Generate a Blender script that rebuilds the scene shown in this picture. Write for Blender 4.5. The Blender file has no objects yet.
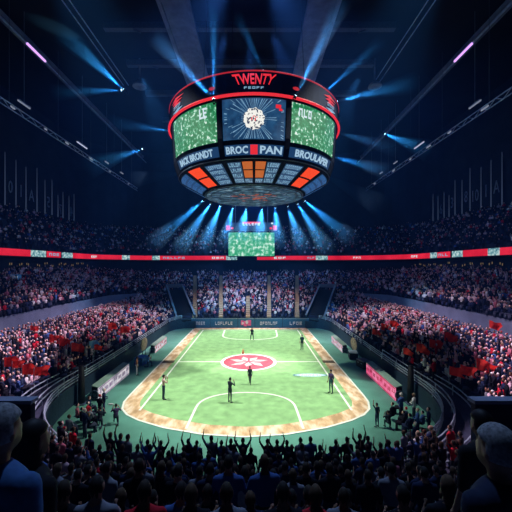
import bpy, bmesh, math, random
import numpy as np
from mathutils import Vector, Matrix
from mathutils.bvhtree import BVHTree

random.seed(7); RNG = np.random.default_rng(7)
PI = math.pi
scene = bpy.context.scene
COL = scene.collection

# ------------------------------------------------------------------ camera
CX, CZ, F, PX0, PY0 = 0.6, 10.5, 320.0, 254.0, 266.0
cd = bpy.data.cameras.new('camera'); cam = bpy.data.objects.new('camera', cd); COL.objects.link(cam)
cam.location = (CX, 0, CZ); cam.rotation_euler = (PI/2, 0, 0)
cd.sensor_width = 36; cd.lens = 36*F/512
cd.shift_x = (256-PX0)/512; cd.shift_y = (PY0-256)/512
cd.clip_start = 0.05; cd.clip_end = 400
scene.camera = cam
def at(px, py, d):
    return Vector((CX+(px-PX0)/F*d, d, CZ-(py-PY0)/F*d))

# ------------------------------------------------------------------ view
vs = scene.view_settings
scene.display_settings.display_device = 'sRGB'
vs.view_transform = 'Standard'; vs.look = 'None'; vs.gamma = 1; vs.exposure = 0.0
vs.use_curve_mapping = False
scene.cycles.max_bounces = 4; scene.cycles.diffuse_bounces = 2; scene.cycles.glossy_bounces = 2
scene.cycles.volume_bounces = 0; scene.cycles.transparent_max_bounces = 16
scene.cycles.sample_clamp_indirect = 2.0

# ------------------------------------------------------------------ materials
def newmat(name):
    m = bpy.data.materials.new(name); m.use_nodes = True
    nt = m.node_tree; b = nt.nodes['Principled BSDF']
    return m, nt, b
def mat(name, c, rough=0.6, metal=0.0, noise=0.15, scale=6.0, spec=0.3):
    m, nt, b = newmat(name)
    b.inputs['Roughness'].default_value = rough; b.inputs['Metallic'].default_value = metal
    b.inputs['Specular IOR Level'].default_value = spec
    n = nt.nodes.new('ShaderNodeTexNoise'); n.inputs['Scale'].default_value = scale; n.inputs['Detail'].default_value = 4
    tc = nt.nodes.new('ShaderNodeTexCoord'); nt.links.new(tc.outputs['Object'], n.inputs['Vector'])
    r = nt.nodes.new('ShaderNodeValToRGB')
    r.color_ramp.elements[0].position = 0.3; r.color_ramp.elements[1].position = 0.7
    r.color_ramp.elements[0].color = (*[x*(1-noise) for x in c], 1)
    r.color_ramp.elements[1].color = (*[min(1, x*(1+noise)) for x in c], 1)
    nt.links.new(n.outputs['Fac'], r.inputs['Fac']); nt.links.new(r.outputs['Color'], b.inputs['Base Color'])
    return m
def emat(name, c, s=1.0):
    m, nt, b = newmat(name)
    b.inputs['Base Color'].default_value = (0.01, 0.01, 0.01, 1)
    b.inputs['Emission Color'].default_value = (*c, 1); b.inputs['Emission Strength'].default_value = s
    b.inputs['Roughness'].default_value = 0.4
    m.cycles.emission_sampling = 'NONE' if s < 1.5 else 'AUTO'
    return m
def ramp_emat(name, scale, stops, s=1.0, tex='noise', stretch=(1, 1, 1), detail=3, feature='F1', sampled=False):
    """A lit display whose picture comes from a noise or cell pattern."""
    m, nt, b = newmat(name)
    tc = nt.nodes.new('ShaderNodeTexCoord'); mp = nt.nodes.new('ShaderNodeMapping')
    mp.inputs['Scale'].default_value = stretch
    nt.links.new(tc.outputs['Object'], mp.inputs['Vector'])
    if tex == 'noise':
        t = nt.nodes.new('ShaderNodeTexNoise'); t.inputs['Detail'].default_value = detail; o = t.outputs['Fac']
    elif tex == 'wave':
        t = nt.nodes.new('ShaderNodeTexWave'); t.wave_type = 'RINGS'; t.inputs['Distortion'].default_value = 4; t.inputs['Detail'].default_value = 3; o = t.outputs['Fac']
        t.inputs['Detail Scale'].default_value = 2.5
    else:
        t = nt.nodes.new('ShaderNodeTexVoronoi'); t.feature = 'F1'; o = t.outputs['Color']
    t.inputs['Scale'].default_value = scale
    nt.links.new(mp.outputs['Vector'], t.inputs['Vector'])
    r = nt.nodes.new('ShaderNodeValToRGB'); r.color_ramp.interpolation = 'CONSTANT' if tex == 'cell' else 'LINEAR'
    els = r.color_ramp.elements
    els[0].position, els[0].color = stops[0][0], (*stops[0][1], 1)
    els[1].position, els[1].color = stops[1][0], (*stops[1][1], 1)
    for p, c in stops[2:]:
        e = els.new(p); e.color = (*c, 1)
    nt.links.new(o, r.inputs['Fac'])
    b.inputs['Base Color'].default_value = (0.01, 0.01, 0.01, 1)
    nt.links.new(r.outputs['Color'], b.inputs['Emission Color']); b.inputs['Emission Strength'].default_value = s
    m.cycles.emission_sampling = 'AUTO' if sampled else 'NONE'
    return m

M = {}
M['turf'] = mat('turf', (0.235, 0.43, 0.185), 0.9, noise=0.2, scale=1.3)
M['runoff'] = mat('runoff', (0.095, 0.27, 0.21), 0.85, noise=0.12, scale=0.8)
M['white_line'] = mat('white_line', (0.80, 0.82, 0.74), 0.8, noise=0.06)
M['emblem_red'] = mat('emblem_red', (0.50, 0.07, 0.11), 0.8, noise=0.25, scale=1.2)
M['emblem_pink'] = mat('emblem_pink', (0.72, 0.42, 0.44), 0.8, noise=0.15)
M['pale_blue_paint'] = mat('pale_blue_paint', (0.42, 0.62, 0.66), 0.8, noise=0.25, scale=3)
M['navy_paint'] = mat('navy_paint', (0.08, 0.19, 0.24), 0.8)
M['stand'] = mat('stand', (0.028, 0.034, 0.065), 0.85, noise=0.3, scale=1.5)
M['stand_wall'] = mat('stand_wall', (0.020, 0.048, 0.075), 0.7, noise=0.2)
M['walkway'] = mat('walkway', (0.20, 0.24, 0.34), 0.85, noise=0.15, scale=0.7)
M['aisle'] = mat('aisle', (0.50, 0.34, 0.20), 0.8, noise=0.2)
M['black'] = mat('black', (0.008, 0.009, 0.012), 0.6)
M['wall_dark'] = mat('wall_dark', (0.012, 0.018, 0.035), 0.9, noise=0.3, scale=0.3)
M['roof'] = mat('roof', (0.006, 0.007, 0.010), 0.9, noise=0.3, scale=0.3)
M['steel'] = mat('steel', (0.17, 0.18, 0.22), 0.7, noise=0.25, scale=0.8)
M['steel_dark'] = mat('steel_dark', (0.075, 0.08, 0.10), 0.8, noise=0.2)
M['steel_light'] = mat('steel_light', (0.36, 0.40, 0.48), 0.6, noise=0.25, scale=2)
M['rail'] = mat('rail', (0.34, 0.43, 0.52), 0.4, 0.3, noise=0.2)
M['housing'] = mat('housing', (0.008, 0.011, 0.026), 0.8, noise=0.2, spec=0.1)
M['housing_edge'] = mat('housing_edge', (0.10, 0.14, 0.22), 0.4, 0.4)
M['led_red'] = emat('led_red', (0.95, 0.03, 0.05), 0.85)
M['led_red_soft'] = emat('led_red_soft', (0.75, 0.03, 0.05), 0.55)
M['led_orange'] = emat('led_orange', (1.0, 0.07, 0.015), 0.9)
M['led_amber'] = emat('led_amber', (0.85, 0.16, 0.02), 0.55)
M['led_white'] = emat('led_white', (0.75, 0.9, 1.0), 0.85)
M['led_band'] = emat('led_band', (0.50, 0.76, 1.0), 0.7)
M['led_ice'] = emat('led_ice', (0.33, 0.62, 0.92), 0.62)
M['led_blue'] = emat('led_blue', (0.07, 0.25, 0.65), 0.6)
M['led_navy'] = emat('led_navy', (0.012, 0.05, 0.14), 0.9)
M['lens'] = emat('lens', (0.45, 0.75, 1.0), 5.0)
M['tube_purple'] = emat('tube_purple', (0.62, 0.33, 0.95), 1.5)
M['tube_white'] = emat('tube_white', (0.6, 0.66, 0.95), 0.75)
M['tube_dim'] = emat('tube_dim', (0.5, 0.58, 0.8), 0.35)
M['lamp_warm'] = emat('lamp_warm', (0.9, 0.62, 0.3), 0.14)
SCREEN = [(0.0, (0.008, 0.09, 0.035)), (0.42, (0.012, 0.19, 0.065)), (0.55, (0.025, 0.30, 0.12)), (0.60, (0.22, 0.58, 0.40)), (0.67, (0.85, 0.95, 0.9))]
M['screen_match'] = ramp_emat('screen_match', 3.6, SCREEN, 0.95, 'noise', detail=4)
M['screen_rays'] = ramp_emat('screen_rays', 1.6, [(0.3, (0.006, 0.03, 0.09)), (0.7, (0.02, 0.085, 0.2))], 1.0)
M['screen_far'] = ramp_emat('screen_far', 1.2, [(0.0, (0.01, 0.22, 0.10)), (0.43, (0.03, 0.36, 0.16)), (0.54, (0.16, 0.55, 0.34)), (0.62, (0.62, 0.86, 0.75))], 1.0, detail=4)
M['ball'] = ramp_emat('ball', 5.5, [(0.40, (0.03, 0.04, 0.09)), (0.46, (0.95, 0.95, 0.9))], 0.95, detail=2)
M['text_panel'] = ramp_emat('text_panel', 2.2, [(0.40, (0.006, 0.03, 0.08)), (0.52, (0.03, 0.12, 0.25)), (0.62, (0.32, 0.58, 0.78))], 0.8, stretch=(1, 1, 4), detail=5)
M['under'] = ramp_emat('under', 2.0, [(0.44, (0.004, 0.013, 0.035)), (0.54, (0.02, 0.075, 0.15)), (0.61, (0.12, 0.28, 0.40)), (0.72, (0.5, 0.62, 0.66))], 0.85, 'noise', (0.5, 2.2, 1), 6)
M['ribbon_red'] = ramp_emat('ribbon_red', 0.25, [(0.35, (0.62, 0.006, 0.025)), (0.65, (0.85, 0.02, 0.05))], 0.9)
M['ribbon_ice'] = ramp_emat('ribbon_ice', 2.2, [(0.38, (0.05, 0.2, 0.27)), (0.52, (0.32, 0.6, 0.66)), (0.65, (0.75, 0.9, 0.9))], 0.75, detail=3)
M['ad_teal'] = mat('ad_teal', (0.03, 0.13, 0.24), 0.5)
M['ad_white'] = mat('ad_white', (0.72, 0.70, 0.74), 0.5, noise=0.1)
M['ad_pink'] = mat('ad_pink', (0.85, 0.13, 0.30), 0.5, noise=0.2, scale=2)
M['glow_board_white'] = ramp_emat('glow_board_white', 1.6, [(0.35, (.42, .38, .50)), (0.6, (.80, .75, .82))], .85)  # ad panel face with a glow added to brighten it
M['glow_board_pink'] = ramp_emat('glow_board_pink', 1.2, [(0.35, (.72, .04, .17)), (0.65, (.92, .26, .46))], .95)  # pink ad panel, given the same added glow
M['ad_purple'] = mat('ad_purple', (0.26, 0.13, 0.36), 0.5)
M['ad_red'] = mat('ad_red', (0.62, 0.03, 0.07), 0.5)
M['pale_roof'] = mat('pale_roof', (0.22, 0.33, 0.27), 0.6)
M['tarp_blue'] = mat('tarp_blue', (0.05, 0.20, 0.55), 0.7, noise=0.4, scale=5)
M['tan'] = mat('tan', (0.34, 0.28, 0.20), 0.9, noise=0.5, scale=4)
M['mat_brown'] = mat('mat_brown', (0.10, 0.075, 0.045), 0.9)
def cloth_mat(name, c):
    m, nt, b = newmat(name); out = nt.nodes['Material Output']
    t = nt.nodes.new('ShaderNodeBsdfTranslucent'); t.inputs['Color'].default_value = (*c, 1); b.inputs['Base Color'].default_value = (*c, 1); b.inputs['Roughness'].default_value = .8
    n = nt.nodes.new('ShaderNodeTexNoise'); n.inputs['Scale'].default_value = 3; r = nt.nodes.new('ShaderNodeValToRGB'); r.color_ramp.elements[0].color = (*[x*.8 for x in c], 1); r.color_ramp.elements[1].color = (*c, 1)
    nt.links.new(n.outputs['Fac'], r.inputs['Fac']); nt.links.new(r.outputs['Color'], b.inputs['Base Color'])
    x = nt.nodes.new('ShaderNodeMixShader'); x.inputs['Fac'].default_value = .4
    nt.links.new(b.outputs[0], x.inputs[1]); nt.links.new(t.outputs[0], x.inputs[2]); nt.links.new(x.outputs[0], out.inputs['Surface']); return m
M['flag_red'] = cloth_mat('flag_red', (1.0, 0.045, 0.03)); M['flag_blue'] = cloth_mat('flag_blue', (0.25, 0.55, 0.85))
M['banner'] = mat('banner', (0.014, 0.018, 0.032), 0.9)
M['pole_glow'] = emat('pole_glow', (0.35, 0.52, 1.0), 0.06)  # glow added to brighten the poles beside the banners
M['banner_mark'] = mat('banner_mark', (0.30, 0.33, 0.38), 0.8)
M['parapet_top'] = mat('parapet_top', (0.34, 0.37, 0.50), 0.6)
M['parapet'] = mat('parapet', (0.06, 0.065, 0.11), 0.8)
M['orange'] = mat('orange', (0.75, 0.25, 0.12), 0.7)

def mottled_band():
    m, nt, b = newmat('mottled_band')
    tc = nt.nodes.new('ShaderNodeTexCoord'); mp = nt.nodes.new('ShaderNodeMapping')
    mp.inputs['Rotation'].default_value = (0, 0, 0.6); mp.inputs['Scale'].default_value = (1.0, 0.45, 1)
    n = nt.nodes.new('ShaderNodeTexNoise'); n.inputs['Scale'].default_value = 1.5; n.inputs['Detail'].default_value = 5
    r = nt.nodes.new('ShaderNodeValToRGB'); e = r.color_ramp.elements
    e[0].position = 0.36; e[0].color = (0.40, 0.24, 0.12, 1); e[1].position = 0.62; e[1].color = (0.80, 0.66, 0.50, 1)
    k = e.new(0.48); k.color = (0.62, 0.40, 0.22, 1)
    nt.links.new(tc.outputs['Object'], mp.inputs['Vector']); nt.links.new(mp.outputs['Vector'], n.inputs['Vector'])
    nt.links.new(n.outputs['Fac'], r.inputs['Fac']); nt.links.new(r.outputs['Color'], b.inputs['Base Color'])
    b.inputs['Roughness'].default_value = 0.8
    return m
M['band'] = mottled_band()
def attr_mat():
    m, nt, b = newmat('crowd_clothes')
    a = nt.nodes.new('ShaderNodeAttribute'); a.attribute_name = 'clothes'
    nt.links.new(a.outputs['Color'], b.inputs['Base Color']); b.inputs['Roughness'].default_value = 0.9
    b.inputs['Specular IOR Level'].default_value = 0.1
    return m
M['crowd'] = attr_mat()
def objcol_mat(name, rough=0.85):
    m, nt, b = newmat(name)
    a = nt.nodes.new('ShaderNodeObjectInfo'); nt.links.new(a.outputs['Color'], b.inputs['Base Color'])
    b.inputs['Roughness'].default_value = rough; b.inputs['Specular IOR Level'].default_value = 0.15
    return m
M['shirt'] = objcol_mat('shirt')
def random_mat(name, cols):
    m, nt, b = newmat(name)
    a = nt.nodes.new('ShaderNodeObjectInfo'); r = nt.nodes.new('ShaderNodeValToRGB'); r.color_ramp.interpolation = 'CONSTANT'
    e = r.color_ramp.elements
    e[0].position = 0; e[0].color = (*cols[0], 1); e[1].position = 1/len(cols); e[1].color = (*cols[1], 1)
    for i, c in enumerate(cols[2:]):
        k = e.new((i+2)/len(cols)); k.color = (*c, 1)
    nt.links.new(a.outputs['Random'], r.inputs['Fac']); nt.links.new(r.outputs['Color'], b.inputs['Base Color'])
    b.inputs['Roughness'].default_value = 0.8
    return m
M['skin'] = random_mat('skin', [(0.42, 0.22, 0.15), (0.30, 0.15, 0.09), (0.50, 0.28, 0.2), (0.12, 0.06, 0.04)])
M['hair'] = random_mat('hair', [(0.01, 0.008, 0.007), (0.03, 0.018, 0.01), (0.015, 0.012, 0.012), (0.09, 0.05, 0.025)])
M['trousers'] = random_mat('trousers', [(0.012, 0.015, 0.03), (0.02, 0.03, 0.07), (0.03, 0.03, 0.035)])
M['shoe'] = mat('shoe', (0.015, 0.015, 0.018), 0.5)
M['hair_grey'] = mat('hair_grey', (0.30, 0.31, 0.34), 0.8, noise=0.45, scale=60)
M['hair_black'] = mat('hair_black', (0.006, 0.006, 0.008), 0.6, noise=0.3, scale=60)
M['skin_plain'] = mat('skin_plain', (0.34, 0.19, 0.14), 0.6, noise=0.1, scale=20)
M['shirt_blue'] = mat('shirt_blue', (0.045, 0.13, 0.33), 0.85, noise=0.15, scale=30)
M['shirt_black'] = mat('shirt_black', (0.010, 0.011, 0.016), 0.9)
M['shirt_navy'] = mat('shirt_navy', (0.012, 0.022, 0.06), 0.9)

# ------------------------------------------------------------------ mesh helpers
class MB:
    def __init__(s): s.v = []; s.f = []; s.m = []
    def add(s, v, f, m=0):
        o = len(s.v); s.v += [tuple(p) for p in v]; s.f += [tuple(i+o for i in q) for q in f]; s.m += [m]*len(f); return s
    def box(s, c, d, m=0, rz=0.0):
        x, y, z = (k/2 for k in d); ca, sa = math.cos(rz), math.sin(rz)
        v = [(c[0]+a*x*ca-b*y*sa, c[1]+a*x*sa+b*y*ca, c[2]+k*z) for k in (-1, 1) for b in (-1, 1) for a in (-1, 1)]
        return s.add(v, [(0, 2, 3, 1), (4, 5, 7, 6), (0, 1, 5, 4), (2, 6, 7, 3), (0, 4, 6, 2), (1, 3, 7, 5)], m)
    def tube(s, p, q, r, r2=None, n=8, m=0, cap=True):
        p, q = Vector(p), Vector(q); r2 = r if r2 is None else r2
        a = (q-p).normalized(); u = a.orthogonal().normalized(); w = a.cross(u)
        v = [p+(u*math.cos(2*PI*i/n)+w*math.sin(2*PI*i/n))*r for i in range(n)] + [q+(u*math.cos(2*PI*i/n)+w*math.sin(2*PI*i/n))*r2 for i in range(n)]
        f = [(i, (i+1) % n, n+(i+1) % n, n+i) for i in range(n)]
        if cap: f += [tuple(range(n-1, -1, -1)), tuple(range(n, 2*n))]
        return s.add(v, f, m)
    def beam(s, p, q, w, h, m=0):
        """Box bar from p to q, w wide, h high."""
        p, q = Vector(p), Vector(q); a = (q-p).normalized()
        sd = a.cross(Vector((0, 0, 1))); sd = sd.normalized() if sd.length > 1e-4 else Vector((1, 0, 0)); up = sd.cross(a)
        v = [e+sd*(i*w/2)+up*(j*h/2) for e in (p, q) for j in (-1, 1) for i in (-1, 1)]
        return s.add(v, [(0, 1, 3, 2), (4, 6, 7, 5), (0, 4, 5, 1), (2, 3, 7, 6), (0, 2, 6, 4), (1, 5, 7, 3)], m)
    def lathe(s, prof, c, n=64, m=0, a0=0.0, a1=2*PI):
        full = abs(a1-a0-2*PI) < 1e-6; k = n if full else n+1; v = []
        for r, z in prof:
            for i in range(k):
                a = a0+(a1-a0)*i/n; v.append((c[0]+r*math.sin(a), c[1]-r*math.cos(a), c[2]+z))
        f = []
        for j in range(len(prof)-1):
            for i in range(n):
                f.append((j*k+i, j*k+(i+1) % k, (j+1)*k+(i+1) % k, (j+1)*k+i))
        return s.add(v, f, m)
    def ell(s, c, r, n=12, k=8, m=0):
        v = [(c[0], c[1], c[2]-r[2])]
        for j in range(1, k):
            t = -PI/2+PI*j/k
            for i in range(n):
                a = 2*PI*i/n; v.append((c[0]+r[0]*math.cos(t)*math.cos(a), c[1]+r[1]*math.cos(t)*math.sin(a), c[2]+r[2]*math.sin(t)))
        v.append((c[0], c[1], c[2]+r[2])); f = [(0, 1+(i+1) % n, 1+i) for i in range(n)]
        for j in range(k-2):
            for i in range(n):
                f.append((1+j*n+i, 1+j*n+(i+1) % n, 1+(j+1)*n+(i+1) % n, 1+(j+1)*n+i))
        t = len(v)-1; o = 1+(k-2)*n
        f += [(o+i, o+(i+1) % n, t) for i in range(n)]
        return s.add(v, f, m)
    def strip(s, A, B, m=0):
        n = len(A); return s.add(list(A)+list(B), [(i, i+1, n+i+1, n+i) for i in range(n-1)], m)
    def mesh(s, name):
        me = bpy.data.meshes.new(name); me.from_pydata(s.v, [], s.f); me.polygons.foreach_set('material_index', s.m); me.update(); return me
    def build(s, name, mats, parent=None, smooth=False, loc=None, fix=True):
        me = s.mesh(name)
        if fix:
            bm = bmesh.new(); bm.from_mesh(me); bmesh.ops.recalc_face_normals(bm, faces=bm.faces); bm.to_mesh(me); bm.free()
        for m in (mats if isinstance(mats, (list, tuple)) else [mats]): me.materials.append(m)
        if smooth: me.polygons.foreach_set('use_smooth', [True]*len(me.polygons))
        return link(name, me, parent, loc)
def link(name, data, parent=None, loc=None):
    o = bpy.data.objects.new(name, data); COL.objects.link(o)
    if parent is not None: o.parent = parent
    if loc is not None: o.location = loc
    return o
def tag(o, label=None, cat=None, group=None, kind=None):
    if label: o['label'] = label
    if cat: o['category'] = cat
    if group: o['group'] = group
    if kind: o['kind'] = kind
    return o
def thing(name, label, cat, loc=(0, 0, 0), rz=0.0, group=None):
    o = bpy.data.objects.new(name, None); COL.objects.link(o); o.location = loc; o.rotation_euler = (0, 0, rz)
    o.empty_display_size = 0.2
    return tag(o, label, cat, group)
def struct(o, label=None): return tag(o, label, kind='structure')
def kids(o): return [c for c in bpy.data.objects if c.parent == o]
def dup(o, loc=None, rz=None, label=None, group=None):
    r = o.copy(); COL.objects.link(r)
    if loc is not None: r.location = loc
    if rz is not None: r.rotation_euler = (0, 0, rz)
    if label: r['label'] = label
    if group: r['group'] = group
    for c in kids(o):
        d = c.copy(); COL.objects.link(d); d.parent = r
        for g in kids(c):
            h = g.copy(); COL.objects.link(h); h.parent = d
    return r
def text_mesh(txt, size, extrude=0.01, space=1.0, bold=0.0):
    cu = bpy.data.curves.new('text', 'FONT'); cu.body = txt; cu.size = size; cu.extrude = extrude; cu.resolution_u = 2; cu.offset = bold
    cu.align_x = 'CENTER'; cu.align_y = 'CENTER'; cu.space_character = space
    o = bpy.data.objects.new('text', cu); COL.objects.link(o)
    dg = bpy.context.evaluated_depsgraph_get(); me = bpy.data.meshes.new_from_object(o.evaluated_get(dg))
    bpy.data.objects.remove(o); bpy.data.curves.remove(cu)
    return me
def text_data(txt, size, width=None, extrude=0.01, bold=0.0):
    """Vertices and faces of lettering, squeezed to a given width."""
    me = text_mesh(txt, size, extrude, 1.0, bold)
    v = np.zeros(len(me.vertices)*3); me.vertices.foreach_get('co', v); v = v.reshape(-1, 3)
    f = [tuple(p.vertices) for p in me.polygons]; bpy.data.meshes.remove(me)
    v[:, 0] -= (v[:, 0].max()+v[:, 0].min())/2; v[:, 1] -= (v[:, 1].max()+v[:, 1].min())/2
    if width: v[:, 0] *= width/(v[:, 0].max()-v[:, 0].min())
    h = v[:, 1].max()-v[:, 1].min(); v[:, 1] *= size/h
    return v, f
def glyphs(n, w, h, rnd):
    """Small block marks standing for lettering too blurred to read: rectangles in a w by h field."""
    q = []; cw = w/n
    for i in range(n):
        x = -w/2+cw*i
        k = rnd.randrange(5); s = cw*0.2
        q.append((x+cw*.1, -h/2, x+cw*.1+s, h/2))
        if k != 0: q.append((x+cw*.1+s, h/2-h*.24, x+cw*.82, h/2))
        if k in (1, 2): q.append((x+cw*.1+s, -h*.12, x+cw*.75, h*.12))
        if k in (2, 3, 0): q.append((x+cw*.1+s, -h/2, x+cw*.82, -h/2+h*.24))
        if k in (3, 4): q.append((x+cw*.62, -h/2, x+cw*.82, h/2-h*.24))
    return q

# ------------------------------------------------------------------ bowl outlines
NS = dict(near=9, nc=16, side=26, fc=14, far=24)
def outline(a, yn, rn, yf, rf):
    """Closed rounded outline of one bowl level, from near centre round by the left, far end and right."""
    P = []
    for i in range(NS['near']): P.append((-(a-rn)*i/(NS['near']-1), yn))
    for i in range(1, NS['nc']+1):
        t = PI/2*i/NS['nc']; P.append((-(a-rn)-rn*math.sin(t), yn+rn-rn*math.cos(t)))
    y0, y1 = yn+rn, yf-rf
    for i in range(1, NS['side']+1): P.append((-a, y0+(y1-y0)*i/NS['side']))
    for i in range(1, NS['fc']+1):
        t = PI/2*i/NS['fc']; P.append((-(a-rf)-rf*math.cos(t), y1+rf*math.sin(t)))
    h = NS['far']//2
    for i in range(1, h+1): P.append((-(a-rf)*(1-i/h), yf))
    Q = [(-x, y) for x, y in reversed(P)]
    return np.array(P+Q[1:])
NP = len(outline(13, 13, 11, 54.5, 4))
HALF = (NP-1)//2
I_SIDE0 = NS['near']+NS['nc']-1; I_SIDE1 = I_SIDE0+NS['side']; I_FAR0 = I_SIDE1+NS['fc']
def weights():
    wn, wf = np.zeros(NP), np.zeros(NP)
    for i in range(NP):
        k = min(i, NP-1-i)
        t = min(max((NS['near']+NS['nc']+4-k)/(NS['nc']+8), 0), 1); wn[i] = t*t*(3-2*t)
        t = min(max((k-I_SIDE1)/NS['fc'], 0), 1); wf[i] = t*t*(3-2*t)
    return wn, wf
WN, WF = weights()
def lev(a, yn, rn, yf, rf, z, zn=None, zf=None):
    o = outline(a, yn, rn, yf, rf)
    zz = np.full(NP, float(z))
    if zn is not None: zz = zz*(1-WN)+zn*WN
    if zf is not None: zz = zz*(1-WF)+zf*WF
    return np.column_stack([o, zz])
def mix(A, B, t, tz=None):
    R = A*(1-t)+B*t
    if tz is not None: R[:, 2] = A[:, 2]*(1-tz)+B[:, 2]*tz
    return R
L0 = lev(13, 13, 11, 54.5, 4, 0)
L1 = lev(13, 13, 11, 54.5, 4, 1.45, 2.0, 1.75)
L2 = lev(24, 2.4, 12, 66, 9, 3.15, 8.05, 4.9)
L3 = lev(26.2, 0.4, 13, 66.6, 10, 3.15, 8.05, 4.9)
L3b = L3.copy(); L3b[:, 2] += 1.95*(1-WF)
L4 = lev(36, -9, 16, 82, 14, 9.1, 9.1, 8.0)
L5 = lev(36.5, -9.5, 16, 82.5, 14, 11.6)
L6 = lev(35.6, -8.6, 16, 81.6, 14, 11.9)
L7 = lev(35.6, -8.6, 16, 81.6, 14, 13.2)
L8 = lev(46, -18, 18, 95, 18, 21.2)
BVHS = []
def steps(A, B, n, i0, i1, conc=False):
    """Stepped rows between levels A and B: polygons plus the centre line of each tread."""
    mb = MB(); rows = []; prev = A[i0:i1+1]
    cc = WN if conc else np.zeros(NP)
    for k in range(n):
        t0, t1 = k/n, (k+1)/n
        tz1 = t0**1.0*(1-cc)+cc*(t0**1.45)
        e0 = A*(1-t0)+B*t0; e1 = A*(1-t1)+B*t1
        z = A[:, 2]*(1-tz1)+B[:, 2]*tz1
        e0[:, 2] = z; e1[:, 2] = z
        a, b = e0[i0:i1+1], e1[i0:i1+1]
        if k: mb.strip(prev, a)
        mb.strip(a, b); prev = b
        rows.append((e0*0.45+e1*0.55)[i0:i1+1])
    mb.strip(prev, B[i0:i1+1])
    BVHS.append(BVHTree.FromPolygons(mb.v, mb.f))
    return mb, rows
IS0 = I_SIDE0-4; IS1 = NP-1-IS0
T1, R1 = steps(L1, L2, 14, 0, NP-1, True)
T2, R2 = steps(L3b, L4, 14, IS0, IS1)
T3, R3 = steps(L7, L8, 13, IS0, IS1)
struct(T1.build('stand_lower', M['stand'], fix=False), 'dark stepped lower seating bowl around the pitch')
struct(T2.build('stand_middle', M['stand'], fix=False), 'dark stepped middle seating tier')
struct(T3.build('stand_upper', M['stand'], fix=False), 'dark stepped upper seating tier above the ribbon display')
w = MB().strip(L0, L1); struct(w.build('wall_pitch', M['stand_wall'], fix=False), 'low dark wall around the pitch')
w = MB().strip(L2, L3); struct(w.build('walkway', M['walkway'], fix=False), 'pale walkway between lower and middle seats')
A = L3[IS0:IS1+1]; w = MB().strip(A, L3b[IS0:IS1+1]); struct(w.build('wall_walkway', M['walkway'], fix=False), 'low wall behind the walkway')
w = MB().strip(L4[IS0:IS1+1], lev(36.4, -9, 16, 82.4, 14, 9.1, 9.1, 8.0)[IS0:IS1+1]).strip(lev(36.4, -9, 16, 82.4, 14, 9.1, 9.1, 8.0)[IS0:IS1+1], L5[IS0:IS1+1])
struct(w.build('wall_concourse', M['wall_dark'], fix=False), 'dark concourse wall behind the middle seats')
w = MB().strip(L5[IS0:IS1+1], L6[IS0:IS1+1]).strip(L6[IS0:IS1+1], L7[IS0:IS1+1])
struct(w.build('trim_1', M['wall_dark'], fix=False), 'dark balcony front carrying the ribbon display')
L9 = lev(47, -19, 18, 96, 18, 21.2); L10 = lev(47, -19, 18, 96, 18, 44.5)
w = MB().strip(L8[IS0:IS1+1], L9[IS0:IS1+1]).strip(L9[IS0:IS1+1], L10[IS0:IS1+1])
struct(w.build('wall_upper', M['wall_dark'], fix=False), 'dark arena wall above the upper seats')
w = MB().box((0, 38, 44.7), (96, 118, 0.3)); struct(w.build('ceiling', M['roof']), 'dark arena roof')
w = MB().box((0, 36, -0.15), (60, 70, 0.3)); struct(w.build('floor', M['runoff']), 'green arena floor around the pitch')
w = MB().box((0, -1.4, 7.9), (52, 7.5, 0.28)); struct(w.build('floor_concourse', M['stand']), 'dark standing floor behind the near seats')
w = MB().box((0, -5.4, 26), (96, 0.4, 38)); struct(w.build('wall_near', M['wall_dark']), 'dark wall behind the viewer')
for sx, nm in ((-1, 'wall_left'), (1, 'wall_right')):
    y0 = float(L8[IS0][1]); w = MB().box((sx*47, (y0-5)/2-1, 27), (0.4, y0+6, 36)); struct(w.build(nm, M['wall_dark']), 'dark side wall of the arena')

# ------------------------------------------------------------------ pitch
pitch = MB()
def edge_out(off):
    """Outer edge of the marked court, rounded at the near end; off moves it inwards."""
    K = [(9.4, 53.0), (9.4, 40), (9.4, 26), (9.35, 24.7), (9.0, 23.5), (8.3, 22.6), (7.2, 21.8), (5.2, 20.8), (2.6, 20.0), (0, 19.7)]
    P = []
    for i, (x, y) in enumerate(K):
        a = Vector(K[max(i-1, 0)]); b = Vector(K[min(i+1, len(K)-1)]); t = (b-a).normalized(); n = Vector((-t.y, t.x))
        if n.x > 0 and i < 8: n = -n
        if n.y < 0 and i >= 3: n = -n
        if i == 0: n = Vector((-1, 0))
        if i == len(K)-1: n = Vector((0, 1))
        P.append((x+n.x*off, y+n.y*off))
    return P
def loop(P): return [(-x, y) for x, y in P]+[(x, y) for x, y in reversed(P[:-1])]
def z(P, h): return [(x, y, h) for x, y in P]
inner = loop(edge_out(1.15))
tp = MB(); nI = len(inner); tp.add(z(inner, 0.02), [tuple(range(nI))])
struct(tp.build('pitch', M['turf']), 'bright green pitch')
pb = MB().strip(z(loop(edge_out(0.0)), 0.024), z(loop(edge_out(1.15)), 0.024))
pb.strip([(-9.4, 53.0, .024), (9.4, 53.0, .024)], [(-9.4, 54.1, .024), (9.4, 54.1, .024)])
struct(pb.build('pitch_border', M['band']), 'mottled orange border round the pitch')
ln = MB(); ZL = 0.034
def poly(P, wd=0.16, zz=ZL):
    A, B = [], []
    for i, p in enumerate(P):
        a = Vector(P[max(i-1, 0)]); b = Vector(P[min(i+1, len(P)-1)]); t = (b-a).normalized(); n = Vector((-t.y, t.x))*wd/2
        A.append((p[0]+n.x, p[1]+n.y, zz)); B.append((p[0]-n.x, p[1]-n.y, zz))
    ln.strip(A, B)
for s in (-1, 1):
    poly([(s*7.7, 52.4), (s*7.7, 23.2)]); poly([(s*3.0, 35), (s*7.7, 35)], 0.2)
    poly([(s*x, y) for x, y in edge_out(-0.07)], 0.15)
poly([(-7.7, 52.4), (7.7, 52.4)])
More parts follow.
